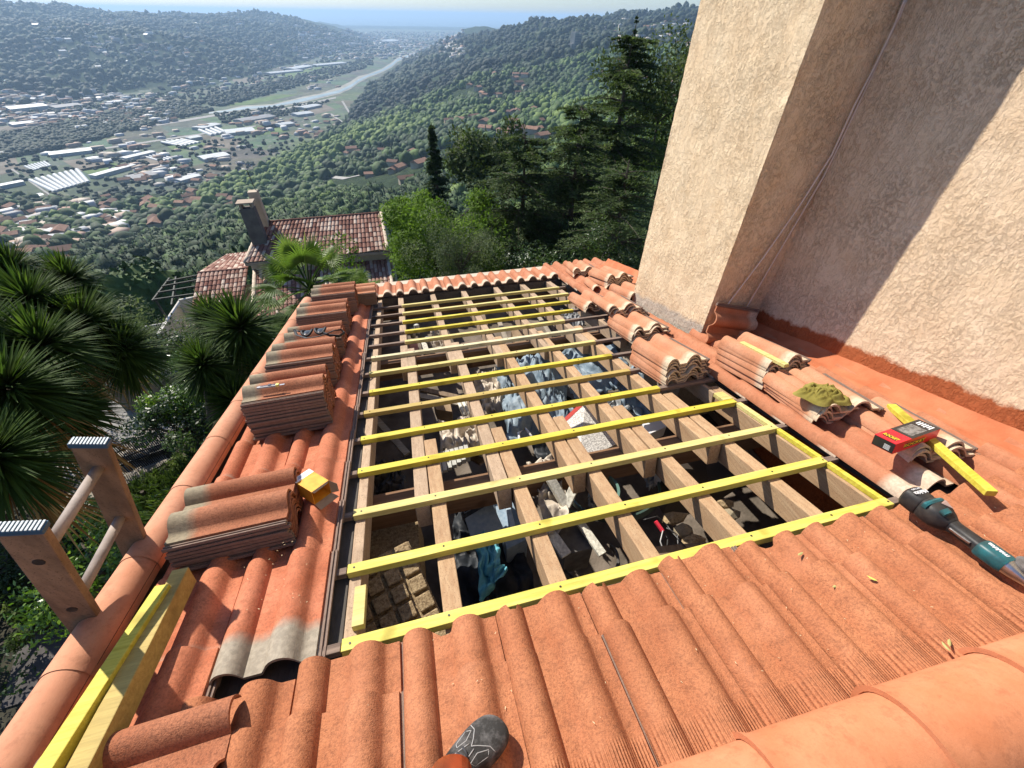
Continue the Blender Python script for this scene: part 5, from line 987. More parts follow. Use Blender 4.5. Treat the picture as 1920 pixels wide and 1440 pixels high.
# ------------------------------------------------------------ terrain: hillside, valley, far hills
ZV = -230.0
ctrl = []          # (px, py, r) seen points, z follows from the ray
def cp(px, rows):
    for y, r in rows:
        p = at(px, y, r); ctrl.append((math.atan2(p.x, p.y)-YAW, math.log(r), p.z))
cp(0, [(500,420),(450,600),(400,850),(372,1060)]); cp(150, [(600,180),(500,400),(450,560),(400,760),(372,980)])
cp(300, [(600,120),(550,200),(500,300),(450,450),(400,680),(385,800)]); cp(450, [(500,220),(450,330),(400,520),(350,800),(322,1010)])
cp(600, [(500,160),(450,260),(400,400),(350,620),(300,900),(270,1100)]); cp(700, [(450,230),(400,340),(350,500),(300,700),(250,980),(190,1690),(158,2300)])
cp(800, [(450,180),(400,270),(350,400),(300,560),(250,820),(190,1300),(130,2250),(108,3050)]); cp(900, [(400,230),(350,340),(300,480),(250,680),(190,1000),(130,1600),(90,2300),(68,3100),(53,3900)])
cp(1000, [(400,200),(300,420),(250,600),(190,900),(130,1350),(90,1750),(60,2100),(39,2500)]); cp(1100, [(400,180),(300,380),(250,520),(190,780),(130,1150),(90,1500),(60,1800),(36,2200)])
cp(1200, [(400,170),(300,360),(250,500),(190,740),(130,1100),(90,1400),(60,1700),(35,2100)]); cp(1300, [(400,165),(300,350),(250,480),(190,720),(130,1060),(90,1350),(60,1650),(30,2000)])
cp(1500, [(300,340),(190,700),(90,1300),(26,1900)])
def raw(azd, r, z): ctrl.append((R(azd), math.log(r), z))
for px_, py_ in ((655,196),(690,158),(725,136),(765,112),(805,96),(850,80),(880,70)):
    p = onz(px_, py_, ZV); ctrl.append((math.atan2(p.x, p.y)-YAW, math.log(math.hypot(p.x, p.y)), ZV-1)); p = onz(px_-25, py_-2, ZV); ctrl.append((math.atan2(p.x, p.y)-YAW, math.log(math.hypot(p.x, p.y)), ZV-18))
# hill backs beyond the right hand ridge, and the plain side of it
for a, r0, z0 in ((-2, 3600, -110), (4, 3300, -60), (10, 3200, -50), (18, 3200, -40), (30, 3200, -30), (-7, 5200, -215)):
    raw(a, r0, z0); raw(a, r0*1.6, z0-90)
# left hills: foot, terraces and crest
for x, yf, rf, yc, rc in ((-150,222,2000,10,4300),(0,215,2050,14,4400),(110,203,2090,22,4500),(230,186,2150,27,4600),(330,173,2230,30,4800),(430,152,2560,30,5200),(520,128,3150,32,5700),(600,106,3900,41,6500),(660,94,4500,56,7000),(700,86,5000,68,7200)):
    pf, pc = at(x, yf, rf), at(x, yc, rc); a = math.atan2(pf.x, pf.y)-YAW; ac = math.atan2(pc.x, pc.y)-YAW
    ctrl.append((a, math.log(rf), ZV)); ctrl.append((ac, math.log(rc), pc.z)); ctrl.append((a, math.log(rf*.88), ZV-22)); ctrl.append((ac, math.log(rc*1.5), pc.z-60))
    t_ = (math.log(rf)+math.log(rc))/2; ctrl.append(((a+ac)/2, t_, ZV+(pc.z-ZV)*.60)); ctrl.append(((a+ac)/2, math.log(rf)*.8+math.log(rc)*.2, ZV+(pc.z-ZV)*.30))
for a, r0 in ((-45,1400),(-38,1400),(-30,1500),(-24,1500),(-20,2100),(-17,3600),(-14,5000),(-12,7000),(-9,7500),(-20,9500),(-10,9800),(-16,8600),(-30,14000),(0,9500),(12,12000)): raw(a, r0, ZV-30)
for a in (-70, -50, -30, -10, 10, 30, 50):
    raw(a, 8, -9.8); raw(a, 14, -10.2 if a < -20 else -11.5); raw(a, 30, -18); raw(a, 60, -33)
for a in (-85, -110, -140):
    for r_, z_ in ((4, -9.8), (8, -9.8), (14, -10.2), (30, -17)): raw(a, r_, z_)
for a, f in ((-85, 1), (-110, 1)): raw(a, 100, -48); raw(a, 400, -140); raw(a, 1200, -235); raw(a, 4000, -60)
for a in (60, 85, 110): raw(a, 100, -40); raw(a, 400, -90); raw(a, 1200, -60); raw(a, 4000, -20)
C_ = np.array(ctrl); KA = 2.6
def tps_fit(C, lam):
    X = np.stack([C[:,0]*KA, C[:,1]], 1); n = len(X); d = np.linalg.norm(X[:,None]-X[None], axis=2); K = np.where(d > 0, d*d*np.log(d+1e-12), 0)+lam*np.eye(n)
    Pm = np.hstack([np.ones((n,1)), X]); A = np.zeros((n+3, n+3)); A[:n,:n] = K; A[:n,n:] = Pm; A[n:,:n] = Pm.T
    return X, np.linalg.solve(A, np.concatenate([C[:,2], np.zeros(3)]))
TX, TWt = tps_fit(C_, .003)
def _fb(x, y, seed, sc_, oct_=4):      # value noise
    rs = np.random.RandomState(seed); T = rs.rand(256, 256); out = 0; amp = 1; x = x/sc_; y = y/sc_
    for o in range(oct_):
        xi = np.floor(x).astype(int); yi = np.floor(y).astype(int); fx = x-xi; fy = y-yi; fx = fx*fx*(3-2*fx); fy = fy*fy*(3-2*fy)
        g = lambda a, b: T[a % 256, b % 256]
        out = out+amp*((g(xi,yi)*(1-fx)+g(xi+1,yi)*fx)*(1-fy)+(g(xi,yi+1)*(1-fx)+g(xi+1,yi+1)*fx)*fy-.5); amp *= .5; x = x*2.03; y = y*2.03
    return out
def hgt(x, y, detail=True):
    x = np.atleast_1d(np.asarray(x, float)); y = np.atleast_1d(np.asarray(y, float)); r = np.maximum(np.hypot(x, y), 6); az = np.arctan2(x, y)-YAW
    q = np.stack([az*KA, np.log(r)], 1); z = np.empty(len(q)); n = len(TX)
    for i in range(0, len(q), 20000):
        d = np.linalg.norm(q[i:i+20000,None]-TX[None], axis=2); z[i:i+20000] = (np.where(d > 0, d*d*np.log(d+1e-12), 0) @ TWt[:n])+TWt[n]+q[i:i+20000] @ TWt[n+1:]
    if detail:
        a = np.clip((r-80)/600, 0, 1)*np.clip((z-ZV)/40, 0, 1)
        z = z+a*(_fb(x, y, 3, 420, 4)*np.minimum(r*.028, 70)+_fb(x, y, 9, 120, 3)*np.minimum(r*.008, 14))
    return np.maximum(z, ZV)
NA, NR = 460, 340
azs = np.linspace(R(-115), R(75), NA)+YAW; rs_ = np.exp(np.linspace(math.log(4.0), math.log(13000), NR))
AA, RR = np.meshgrid(azs, rs_); XX, YY = (RR*np.sin(AA)).ravel(), (RR*np.cos(AA)).ravel(); ZZ = hgt(XX, YY)
def npmesh(name, co, faces, attrs=None, smooth=True):
    me = bpy.data.meshes.new(name); me.vertices.add(len(co)); me.vertices.foreach_set('co', np.asarray(co, np.float32).ravel())
    k = faces.shape[1]; me.loops.add(faces.size); me.loops.foreach_set('vertex_index', faces.astype(np.int32).ravel())
    me.polygons.add(len(faces)); me.polygons.foreach_set('loop_start', np.arange(0, faces.size, k, dtype=np.int32)); me.polygons.foreach_set('loop_total', np.full(len(faces), k, np.int32))
    if smooth: me.polygons.foreach_set('use_smooth', np.ones(len(faces), bool))
    for kk, a in (attrs or {}).items(): at_ = me.attributes.new(kk, 'FLOAT', 'POINT'); at_.data.foreach_set('value', np.asarray(a, np.float32))
    me.update(calc_edges=True); me.validate(); return me
ii, jj = np.meshgrid(np.arange(NA-1), np.arange(NR-1)); a0 = (jj*NA+ii).ravel()
t = NT('wooded_ground'); n1 = t.noise(.02, 6, .7); n2 = t.noise(.11, 5, .75); n3 = t.noise(.9, 4, .7)
c = t.ramp(n2, [(.36, (.015,.026,.012)), (.52, (.034,.056,.022)), (.66, (.070,.098,.040))]); c = t.mix(t.ramp(n1, [(.45, (0,)*3), (.62, (.75,)*3)]), c, (.035,.055,.030))
c = t.mix(t.ramp(t.noise(.045, 7, .8), [(.60, (0,)*3), (.66, (.7,)*3)]), c, (.16,.15,.09))
m_ter = t.fin(c, .95, t.bump(t.math('ADD', n2, t.math('MULTIPLY', n3, .1)), 6.0), 0, .1)
me = npmesh('hillside', np.stack([XX, YY, ZZ], 1), np.stack([a0, a0+1, a0+NA+1, a0+NA], 1)[:, ::-1]); me.materials.append(m_ter)
o = bpy.data.objects.new('hillside_terrain', me); col.objects.link(o); o['kind'] = 'structure'
# valley floor plain down to the coast
m_val = NT('valley_ground'); vo = m_val.n('ShaderNodeTexVoronoi', i_Vector=m_val.co(), i_Scale=.011); c = m_val.mix(m_val.ramp(m_val.noise(.02, 6, .75), [(.40, (0,)*3), (.58, (1,)*3)]), (.035,.055,.028), (.085,.11,.055))
c = m_val.mix(.30, c, vo.outputs['Color'], 'SOFT_LIGHT'); c = m_val.mix(m_val.ramp(m_val.noise(.05, 5, .8), [(.56, (0,)*3), (.62, (1,)*3)]), c, (.16,.15,.12)); m_val = m_val.fin(c, .95)
def plane(name, pts, z, m, kind='structure'):
    mb = MB(); n = len(pts); mb.add([(x, y, z) for x, y in pts], [tuple(range(n))]); me = mb.mesh(name); 
    if me.polygons[0].normal.z < 0: me.flip_normals()
    me.materials.append(m); o = bpy.data.objects.new(name, me); col.objects.link(o); o['kind'] = kind; return o
def gp_(px, py, z=ZV): p = onz(px, py, z); return (p.x, p.y)
ca, sa = math.cos(YAW), math.sin(YAW); cam2w = lambda e, d: (e*ca+d*sa, -e*sa+d*ca)
coast = [(-9000, 10200), (-4200, 9700), (-2200, 10400), (-900, 10100), (300, 9300), (3000, 10500), (9000, 10000)]
plane('valley_floor', [cam2w(-14000, 300), cam2w(9000, 300)]+[cam2w(*p) for p in coast[::-1]], ZV+.25, m_val)
t = NT('sea_water'); m_sea = t.fin((.10,.17,.20), .5, t.bump(t.noise(.02, 4), 1.0), 0, .3)
plane('sea', [cam2w(*p) for p in ((-120000, 4000), (120000, 4000), (120000, 62000), (-120000, 62000))], ZV-3, m_sea)
def patch(name, px_pts, dz, m): return plane(name, [gp_(*p) for p in px_pts], ZV+dz, m)
t = NT('river_water'); m_riv = t.fin(t.ramp(t.noise(.012, 5, .7), [(.4, (.16,.23,.25)), (.6, (.26,.33,.34))]), .5, t.bump(t.noise(.3, 3), .3), 0, .4)
m_bank = mottled('river_gravel', (.24,.23,.19), (.38,.37,.31), .04, 0, 1, .95, 0); m_scrub = mottled('riverside_scrub', (.045,.07,.035), (.10,.13,.06), .03, 0, 1, .95, 0)
RV = [(392,213,1.5),(425,209,2.5),(456,204,4),(510,200,3),(545,193,4),(569,188,5),(600,181,4),(637,172,4),(658,162,4.5),(672,152,4),(690,143,3),(716,133,3),(734,123,4),(745,113,3.5),(775,102,2.5),(808,91,2),(835,81,2),(870,72,1.6),(900,66,1.4)]
patch('river_gravel_bank', [(x, y-h*1.2-(4 if 600 < x < 690 else .5)) for x, y, h in RV]+[(x, y+h*1.0+.5) for x, y, h in RV[::-1]], .8, m_bank)
patch('river', [(x, y-h*.62) for x, y, h in RV]+[(x, y+h*.62) for x, y, h in RV[::-1]], 1.4, m_riv)
m_fg = mottled('green_field', (.07,.12,.03), (.12,.18,.05), .03, 0, 1, .95, 0); m_fb = mottled('brown_field', (.13,.11,.08), (.20,.17,.13), .05, 0, 1, .95, 0); m_fd = mottled('dark_crop_field', (.04,.06,.035), (.075,.10,.05), .06, 0, 1, .95, 0); m_road = mottled('pale_road', (.26,.25,.23), (.34,.33,.30), .1, 0, 1, .9, 0)
for pts, m in (([(0,330),(38,320),(88,368),(0,378)], m_fd), ([(0,300),(30,296),(38,318),(0,328)], m_fb), ([(150,318),(215,305),(240,318),(180,335)], m_fg), ([(118,302),(170,296),(220,312),(150,322)], m_fb), ([(225,300),(300,285),(340,298),(262,316)], m_fb), ([(250,262),(320,256),(345,270),(280,280)], m_fd),
               ([(300,268),(360,260),(390,272),(330,284)], m_fg), ([(455,240),(520,232),(545,246),(480,256)], m_fg), ([(400,256),(455,262),(440,280),(380,276)], m_fb), ([(480,232),(540,224),(560,234),(505,242)], m_fb), ([(560,205),(610,196),(630,206),(585,216)], m_fb), ([(110,352),(200,330),(230,345),(140,372)], m_fd),
               ([(410,200),(520,178),(560,178),(470,196)], m_fg), ([(360,190),(470,168),(500,172),(380,198)], m_fd), ([(500,146),(600,125),(640,128),(560,148)], m_fg), ([(430,150),(480,140),(500,148),(450,158)], m_fb), ([(0,238),(100,226),(110,236),(0,250)], m_fb)):
    patch('field', pts, .5, m)
for pts in ([(0,262),(120,250),(300,232),(420,212),(520,206),(630,182),(630,185),(520,209),(420,216),(300,236),(120,254),(0,267)], [(20,318),(60,345),(100,372),(104,371),(64,344),(24,317)], [(100,292),(300,262),(480,236),(480,238),(300,265),(100,295)], [(640,190),(655,215),(648,240),(652,240),(659,215),(644,190)]):
    patch('road', pts, .9, m_road)
# ------------------------------------------------------------ greenhouses, sheds, houses
def mini(name, M_, sx, sy, h, wallm, roofm, label, cat, group, gable=.35, over=.3):
    o = thing(name, None, label, cat, group, M_)
    mb = MB(M_); mb.box(-sx/2, sx/2, -sy/2, sy/2, -2.5, h); part(mb, 'wall', wallm, o)
    mb = MB(M_); a, b = sx/2+over, sy/2+over; g = b*gable
    mb.add([(-a,-b,h),(a,-b,h),(a,b,h),(-a,b,h),(-a,0,h+g),(a,0,h+g),(-a,-b,h-.25),(a,-b,h-.25),(a,b,h-.25),(-a,b,h-.25)], [(0,1,5,4),(2,3,4,5),(3,0,4),(1,2,5),(6,7,1,0),(7,8,2,1),(8,9,3,2),(9,6,0,3),(9,8,7,6)]); part(mb, 'roof', roofm, o)
    return o
m_gh = mottled('greenhouse_sheet', (.36,.38,.38), (.50,.52,.51), .1, 0, 1, .5, .1); m_ghw = flat('greenhouse_wall', (.35,.37,.37), .6); m_sh = mottled('shed_roof', (.30,.31,.32), (.45,.45,.46), .1, 0, 1, .7, .5); m_pw = mottled('far_house_wall', (.42,.35,.25), (.55,.49,.38), .1, 0, 1, .9, .3); m_pr = mottled('far_house_roof', (.24,.13,.085), (.36,.21,.14), .5, 0, 1, .9, .5); m_gm = flat('far_grey_wall', (.3,.3,.3), .8)
def arch(name, p, q, wdt, h, label, group):      # tunnel greenhouse between plan points p and q
    p, q = Vector((*p, ZV)), Vector((*q, ZV)); d = (q-p); L = d.length; d.normalize(); M_ = Matrix.Translation((p+q)/2) @ Matrix.Rotation(math.atan2(d.y, d.x), 4, 'Z')
    mb = MB(M_); n = 8; vs = [(x, wdt/2*math.cos(math.pi*k/n), .3+h*math.sin(math.pi*k/n)) for x in (-L/2, L/2) for k in range(n+1)]
    mb.add(vs, [(k, k+1, n+2+k, n+1+k) for k in range(n)]+[tuple(range(n, -1, -1)), tuple(range(n+1, 2*n+2))]); return single(mb, name, m_gh, label, 'greenhouse', group, 40)
def lerp2(a, b, t_): return (a[0]+(b[0]-a[0])*t_, a[1]+(b[1]-a[1])*t_)
GH = [((52,340),(150,318),(100,362),(170,342),9,'in the big block at the dark fields'), ((45,313),(86,303),(62,321),(98,311),7,'in the small block above the big one'), ((260,293),(290,288),(300,304),(330,298),4,'right of the green field'), ((300,268),(345,262),(340,276),(378,268),5,'in the middle of the valley'), ((370,246),(410,240),(395,256),(430,249),4,'near the valley road bend')]
for gi, (a, b, c, d, n, w_) in enumerate(GH):
    for k in range(n):
        t_ = (k+.5)/n; p, q = lerp2(gp_(*a), gp_(*b), t_), lerp2(gp_(*c), gp_(*d), t_); wd = math.hypot(gp_(*b)[0]-gp_(*a)[0], gp_(*b)[1]-gp_(*a)[1])/n*.80
        arch('greenhouse', p, q, wd, wd*.42, ('%s white tunnel greenhouse %s' % (('first','second','third','fourth','fifth','sixth','seventh','eighth','ninth')[k], w_)), 'white tunnel greenhouses')
wh = [((92,290),(170,281),(178,288),(100,297)),((175,333),(250,312),(252,316),(178,338)),((6,384),(82,368),(88,374),(10,392)),((0,352),(45,343),(48,348),(0,357)),((365,242),(400,234),(412,239),(378,247)),((440,228),(500,218),(516,222),(456,234)),((415,248),(468,243),(488,250),(430,256)),((330,341),(368,331),(378,336),(340,347)),((372,298),(420,290),(432,297),(386,306)),((240,335),(300,322),(312,330),(252,345)),((16,208),(84,201),(88,208),(20,216)),((95,202),(145,196),(150,202),(100,208)),((200,193),(225,190),(230,195),(205,198)),((560,204),(590,198),(600,202),(572,208)),((545,216),(575,212),(590,216),(560,221)),((520,236),(545,232),(550,236),(526,241)),((500,138),(560,132),(562,136),(502,141)),((710,77),(735,75),(736,78),(712,80)),((230,300),(285,287),(292,291),(236,304)),((350,262),(372,258),(380,262),(358,266)),((20,235),(60,230),(64,235),(24,240)),((540,130),(575,124),(578,127),(544,133)),((585,123),(640,118),(641,121),(588,126)),((160,300),(180,296),(190,303),(170,308))]
wl = ('long white shed above the tunnel greenhouses','long white shed along the green field','long pale shed at the bottom left field','pale shed at the left edge','white shed by the valley road','largest white roofed block in mid valley','wide white roofed hall in mid valley','pale hall by the village','rounded white hall near the woods','flat grey hall above the village','big white warehouse under the far hill','grey warehouse beside the big white one','small warehouse under the far hill','pale block near the river bend','lower pale block near the river bend','pale shed before the wooded slope','far white hall beyond the river','tiny bright white hall on the plain','narrow white shed in mid valley','little white hall in mid valley','low pale shed at the far left','far shed past the river fields','very far white hall on the plain','short white shed on the green field')
for k, q in enumerate(wh):
    P = [Vector((*gp_(*p), ZV)) for p in q]; c = sum(P, Vector())/4; x = P[1]-P[0]; sx = x.length; sy = max(8, min((P[3]-P[0]).length, sx)); M_ = Matrix.Translation(c) @ Matrix.Rotation(math.atan2(x.y, x.x), 4, 'Z')
    mini('warehouse', M_, sx, sy*.8, 6 if k not in (10,) else 12, m_gm if k in (9, 11) else m_ghw, m_sh if k in (9, 11, 5) else m_gh, wl[k], 'shed', 'sheds and halls in the valley', .08, .5)
def on_terrain(px, py):
    d = ray(px, py); ts = np.exp(np.linspace(math.log(40), math.log(9000), 700)); X = d.x*ts; Y = d.y*ts; Z = d.z*ts; H = hgt(X, Y); k = np.argmax(Z < H)
    return Vector((X[k], Y[k], H[k])) if (Z < H).any() else None
_O = 'first second third fourth fifth sixth seventh eighth ninth tenth eleventh twelfth thirteenth fourteenth fifteenth sixteenth seventeenth eighteenth nineteenth'.split(); _T = ('', '', 'twent', 'thirt', 'fort', 'fift', 'sixt')
def ordw(i):
    i += 1
    if i < 20: return _O[i-1]
    return _T[i//10]+('ieth' if i % 10 == 0 else 'y-'+_O[i % 10-1])
HR = random.Random(11); spots = []
def cluster(n, x0, x1, y0, y1, name):
    for k in range(n): spots.append((HR.uniform(x0, x1), HR.uniform(y0, y1), name))
cluster(26, 0, 130, 395, 500, 'in the dense village at the far left'); cluster(16, 190, 300, 370, 440, 'in the village below the greenhouses'); cluster(12, 330, 450, 365, 400, 'behind the neighbour chimney'); cluster(18, 230, 420, 310, 345, 'beside the valley halls')
cluster(34, 0, 330, 180, 235, 'in the town under the far hill'); cluster(14, 420, 640, 215, 260, 'near the wooded slope foot'); cluster(12, 650, 790, 285, 345, 'on the slope beside the pointed fir'); cluster(22, 840, 1020, 205, 262, 'in the hamlet on the facing slope'); cluster(14, 870, 990, 140, 195, 'higher up the facing slope')
cluster(10, 1060, 1290, 105, 200, 'on the slope near the chimney breast'); cluster(14, 1130, 1300, 42, 90, 'along the right hand ridge'); cluster(34, 60, 640, 32, 130, 'scattered on the far blue hill'); cluster(46, 560, 860, 58, 118, 'on the far coastal plain')
adj = ('small pale','wide cream','low tiled','white walled','square stone','tan roofed','narrow pink','grey roofed'); ci = {}
spots.sort(key=lambda s_: s_[0])
for px, py, w_ in spots:
    p = on_terrain(px, py)
    if p is None: continue
    far = p.length; s_ = HR.uniform(.8, 1.4)*(1 if far < 1500 else 1.0+min((far-1500)/3500, 1.0)); k = ci.get(w_, 0); ci[w_] = k+1
    M_ = Matrix.Translation(p) @ Matrix.Rotation(HR.uniform(0, 3.14), 4, 'Z')
    nm = 'far_house'; white = HR.random() < (.5 if far > 1800 else .12)
    mini(nm, M_, 13*s_, 9*s_, HR.uniform(3.5, 6.5)*s_, m_pw, m_gh if white and far > 1800 else m_pr, '%s house, %s from the left %s' % ('white roofed' if white and far > 1800 else 'red roofed', ordw(k), w_), 'house', 'houses '+w_, .42, .6)
p = on_terrain(1078, 92)
if p:
    M_ = Matrix.Translation(p) @ Matrix.Rotation(.5, 4, 'Z'); ap = thing('apartment_block', None, 'solitary tall pale apartment block on the wooded ridge', 'building', None, M_); k = p.length/1500
    mb = MB(M_); mb.box(-14*k, 4*k, -8*k, 8*k, -8, 36*k); mb.box(4*k, 16*k, -7*k, 7*k, -8, 32*k); mb.box(-22*k, -14*k, -6*k, 6*k, -8, 12*k); part(mb, 'wall', mottled('ap_wall', (.30,.29,.26), (.40,.39,.35), .1), ap)
    for i in range(9):
        mb = MB(M_)
        mb.box(-12*k, 14*k, -8.3*k, -7.2*k, (2+3.4*i)*k, (3.6+3.4*i)*k); part(mb, 'window_band', flat('band%d' % i, (.10,.11,.12), .4), ap)
for k, (px, h) in enumerate(((998, 34), (1008, 34))):
    p = at(px, 41, 2300); mb = MB(); mb.bar(p-Vector((0,0,14)), p+Vector((0,0,16)), 1.4, 1.4); q = p+Vector((0,0,15)); mb.bar(q-Vector((9,-2,0)), q+Vector((26,-6,1)), 1.2, 1.2); mb.bar(q+Vector((0,0,5)), q+Vector((14,-3,.6)), .5, .5); single(mb, 'tower_crane', flat('crane%d' % k, (.5,.5,.5)), ('tower crane standing first on the ridge skyline', 'second tower crane just right of the first on the skyline')[k], 'crane', 'tower cranes on the ridge')
# ------------------------------------------------------------ woods
def clump(seed, sub, lump=.5, leafy=0):
    mb = MB(); mb.ico((0,0,0), 1, sub, lump, seed, (1,1,.82), 1.7); rs = random.Random(seed)
    if leafy:
        for k in range(leafy):
            v = Vector((rs.gauss(0,1), rs.gauss(0,1), rs.gauss(0,1)*.8+.25)).normalized(); r = 1+lump*noise.noise(v*1.7+Vector((seed*7.3, seed*3.1, seed))); c = Vector((v.x*r, v.y*r, v.z*r*.82))*rs.uniform(.92, 1.10)
            a = Vector((rs.gauss(0,1), rs.gauss(0,1), rs.gauss(0,1))).normalized(); b = a.cross(v).normalized(); s_ = rs.uniform(.08, .17)
            mb.add([c-a*s_, c+b*s_*.6, c+a*s_, c-b*s_*.6], [(0,1,2,3)])
    return mb
def mass(name, pts, protos, m, seed):       # pts rows: x, y, z, radius, height factor
    rs = np.random.RandomState(seed); pts = np.asarray(pts); ks = rs.randint(0, len(protos), len(pts)); cos = []; fcs = []; tints = []; off = 0
    for k, (V, F) in enumerate(protos):
        P = pts[ks == k]
        if not len(P): continue
        a = rs.uniform(0, 6.283, len(P)); ca_, sa_ = np.cos(a), np.sin(a); X = V[None,:,0]*ca_[:,None]-V[None,:,1]*sa_[:,None]; Y = V[None,:,0]*sa_[:,None]+V[None,:,1]*ca_[:,None]
        co = np.stack([P[:,0:1]+X*P[:,3:4], P[:,1:2]+Y*P[:,3:4], P[:,2:3]+(V[None,:,2]*P[:,4:5]+P[:,4:5]*.55)*P[:,3:4]], 2); cos.append(co.reshape(-1, 3))
        fcs.append((F[None]+(np.arange(len(P))*len(V))[:,None,None]+off).reshape(-1, 3)); off += len(P)*len(V); tints.append(np.repeat(P[:,5], len(V)))
    me = npmesh(name, np.concatenate(cos), np.concatenate(fcs), {'tint': np.concatenate(tints)}, False); me.materials.append(m)
    o = bpy.data.objects.new(name, me); col.objects.link(o); o['kind'] = 'stuff'; return o
def tri(mb):
    F = []
    for f in mb.f: F += [(f[0], f[i], f[i+1]) for i in range(1, len(f)-1)]
    return np.array([tuple(v) for v in mb.v]), np.array(F)
def leafmat(name, dark, mid, light, attr='tint', bump=0, bs=3, transl=.15):
    t = NT(name); f = t.attr(attr) if attr else t.rand(); c = t.ramp(f, [(0.0, dark), (.5, mid), (1.0, light)]); n_ = t.noise(bs, 4, .7)
    c = t.mix(t.ramp(n_, [(.4, (.35,)*3), (.62, (0,)*3)]), c, tuple(x*.4 for x in dark)); t.fin(c, .75, t.bump(n_, bump) if bump else None, 0, .25)
    if transl: t.b.inputs['Transmission Weight'].default_value = 0; t.b.inputs['Subsurface Weight'].default_value = 0
    return t.m
m_wood = leafmat('woodland_leaves', (.020,.045,.011), (.062,.118,.022), (.15,.22,.035), bs=.5); m_woodfar = leafmat('far_woodland_leaves', (.010,.022,.011), (.021,.041,.018), (.042,.072,.030), bs=.12)  # far leaf colours darkened to stand in for the backlit left hill
mids = [tri(clump(s_, 2, .55)) for s_ in range(1, 6)]; fars = [tri(clump(s_, 1, .5)) for s_ in range(11, 16)]
nrs = np.random.RandomState(5)
def scatter(n, r0, r1, rad, a0=-60, a1=48):
    a = R(a0)+(R(a1)-R(a0))*nrs.rand(n)+YAW; r = np.sqrt(r0*r0+(r1*r1-r0*r0)*nrs.rand(n)); x, y = r*np.sin(a), r*np.cos(a); z = hgt(x, y)
    d = _fb(x, y, 21, 160, 3); k = (z > ZV+3) & (d+.25*_fb(x, y, 41, 45, 2) > -.40)
    tint = np.clip(.40+.9*_fb(x, y, 33, 260, 4)+nrs.normal(0, .22, n), 0, 1)
    return np.stack([x, y, z, rad*np.clip(np.exp(nrs.normal(-.10, .34, n)), .4, 1.55), nrs.uniform(.75, 1.35, n), tint], 1)[k]
far_spots = [np.array((p.x, p.y)) for p in [on_terrain(a, b) for a, b, w_ in spots] if p is not None]
def clear(P, dist=1.0):
    if not far_spots: return P
    H = np.array(far_spots); keep = np.ones(len(P), bool)
    for h in H:
        d = math.hypot(*h); dx = P[:,0:2]-h; u_ = -h/d; al = dx @ u_; pe = np.abs(dx[:,0]*u_[1]-dx[:,1]*u_[0]); keep &= ~((pe < 9+d*.004) & (al > -9) & (al < 22+d*.02))
    return P[keep]
near = scatter(1500, 62, 230, 3.2); near = clear(near)
order = np.argsort(np.hypot(near[:,0], near[:,1])); near = near[order]
m_near = leafmat('near_wood_leaves', (.022,.048,.013), (.060,.110,.026), (.15,.22,.045), attr=None, bs=1.2)
bark = mottled('grey_bark', (.07,.055,.04), (.13,.11,.085), 6, .01, 20, .95)
protoM = []
for s_ in range(1, 7):
    mb = clump(20+s_, 3, .75, 900); me = mb.mesh('crown'); me.materials.append(m_near); protoM.append(me)
mb = MB(); mb.tube([(0,0,-2.6), (.02,.03,-1), (0,0,.2)], [.12, .09, .04], 6); tm = mb.mesh('trunk'); tm.materials.append(bark)
TR = random.Random(3); NT_ = 260
side = lambda az: 'left of the neighbour house' if az < R(-28) else 'behind the neighbour house' if az < R(-14) else 'below the pointed fir' if az < R(-2) else 'behind the cedars'
shp = ('round', 'broad', 'ragged', 'upright', 'lopsided', 'dense'); hue = ('dark green', 'mid green', 'bright green')
_o = sorted(range(NT_), key=lambda k: k); tlab = {}
for b_i in range(5):
    ks_ = sorted(range(b_i*52, b_i*52+52), key=lambda k: math.atan2(near[k][0], near[k][1]))
    for q_, k in enumerate(ks_): tlab[k] = 'leafy tree, %s from the left in the %s row of the near slope' % (ordw(q_), ('nearest','second','third','fourth','fifth')[b_i])
for k in range(min(NT_, len(near))):
    x, y, z, rd, hf, ti = near[k]; az = math.atan2(x, y)-YAW
    e = thing('broadleaf_tree', (x, y, z), tlab[k], 'tree', 'trees on the near slope'); e.scale = (rd, rd, rd*hf)
    e.location.z = z+.0
    for nm, me in (('crown', protoM[k % 6]), ('trunk', tm)):
        c = bpy.data.objects.new(nm, me); col.objects.link(c); c.parent = e; c.location = (0, 0, 1.15 if nm == 'crown' else 1.6); c.rotation_euler = (0, 0, TR.uniform(0, 6.28))
leafs = [tri(clump(s_, 2, .7, 220)) for s_ in range(31, 36)]
rest = np.concatenate([near[NT_:], clear(scatter(7500, 225, 520, 4.2))]); mass('woodland', rest, leafs, m_wood, 2)
mass('slope_woodland', clear(scatter(15000, 500, 1300, 5.6)), mids, m_wood, 3)
mass('distant_woodland', clear(np.concatenate([scatter(16000, 1280, 3300, 8.5, -30, 48), scatter(16000, 2000, 5600, 11, -50, -8)])), fars, m_woodfar, 4)
cone = []
for s_ in range(4):
    rs_c = random.Random(s_+70); mb = MB(); n_ = 8
    for l_ in range(5):
        z0, z1, r_ = -.9+l_*.62, .1+l_*.62, .62-.11*l_; o_ = len(mb.v); mb.add([(r_*rs_c.uniform(.75,1.25)*math.cos(6.283*k/n_), r_*rs_c.uniform(.75,1.25)*math.sin(6.283*k/n_), z0+rs_c.uniform(-.1,.1)) for k in range(n_)]+[(0,0,z1+.25)], [(k, (k+1) % n_, n_) for k in range(n_)])
    cone.append(tri(mb))
cn = clear(np.concatenate([scatter(420, 90, 420, 2.6, -34, 48), scatter(900, 420, 1500, 3.6, -20, 48)])); cn[:,5] *= .35; mass('conifers_in_the_wood', cn, cone, m_wood, 6)
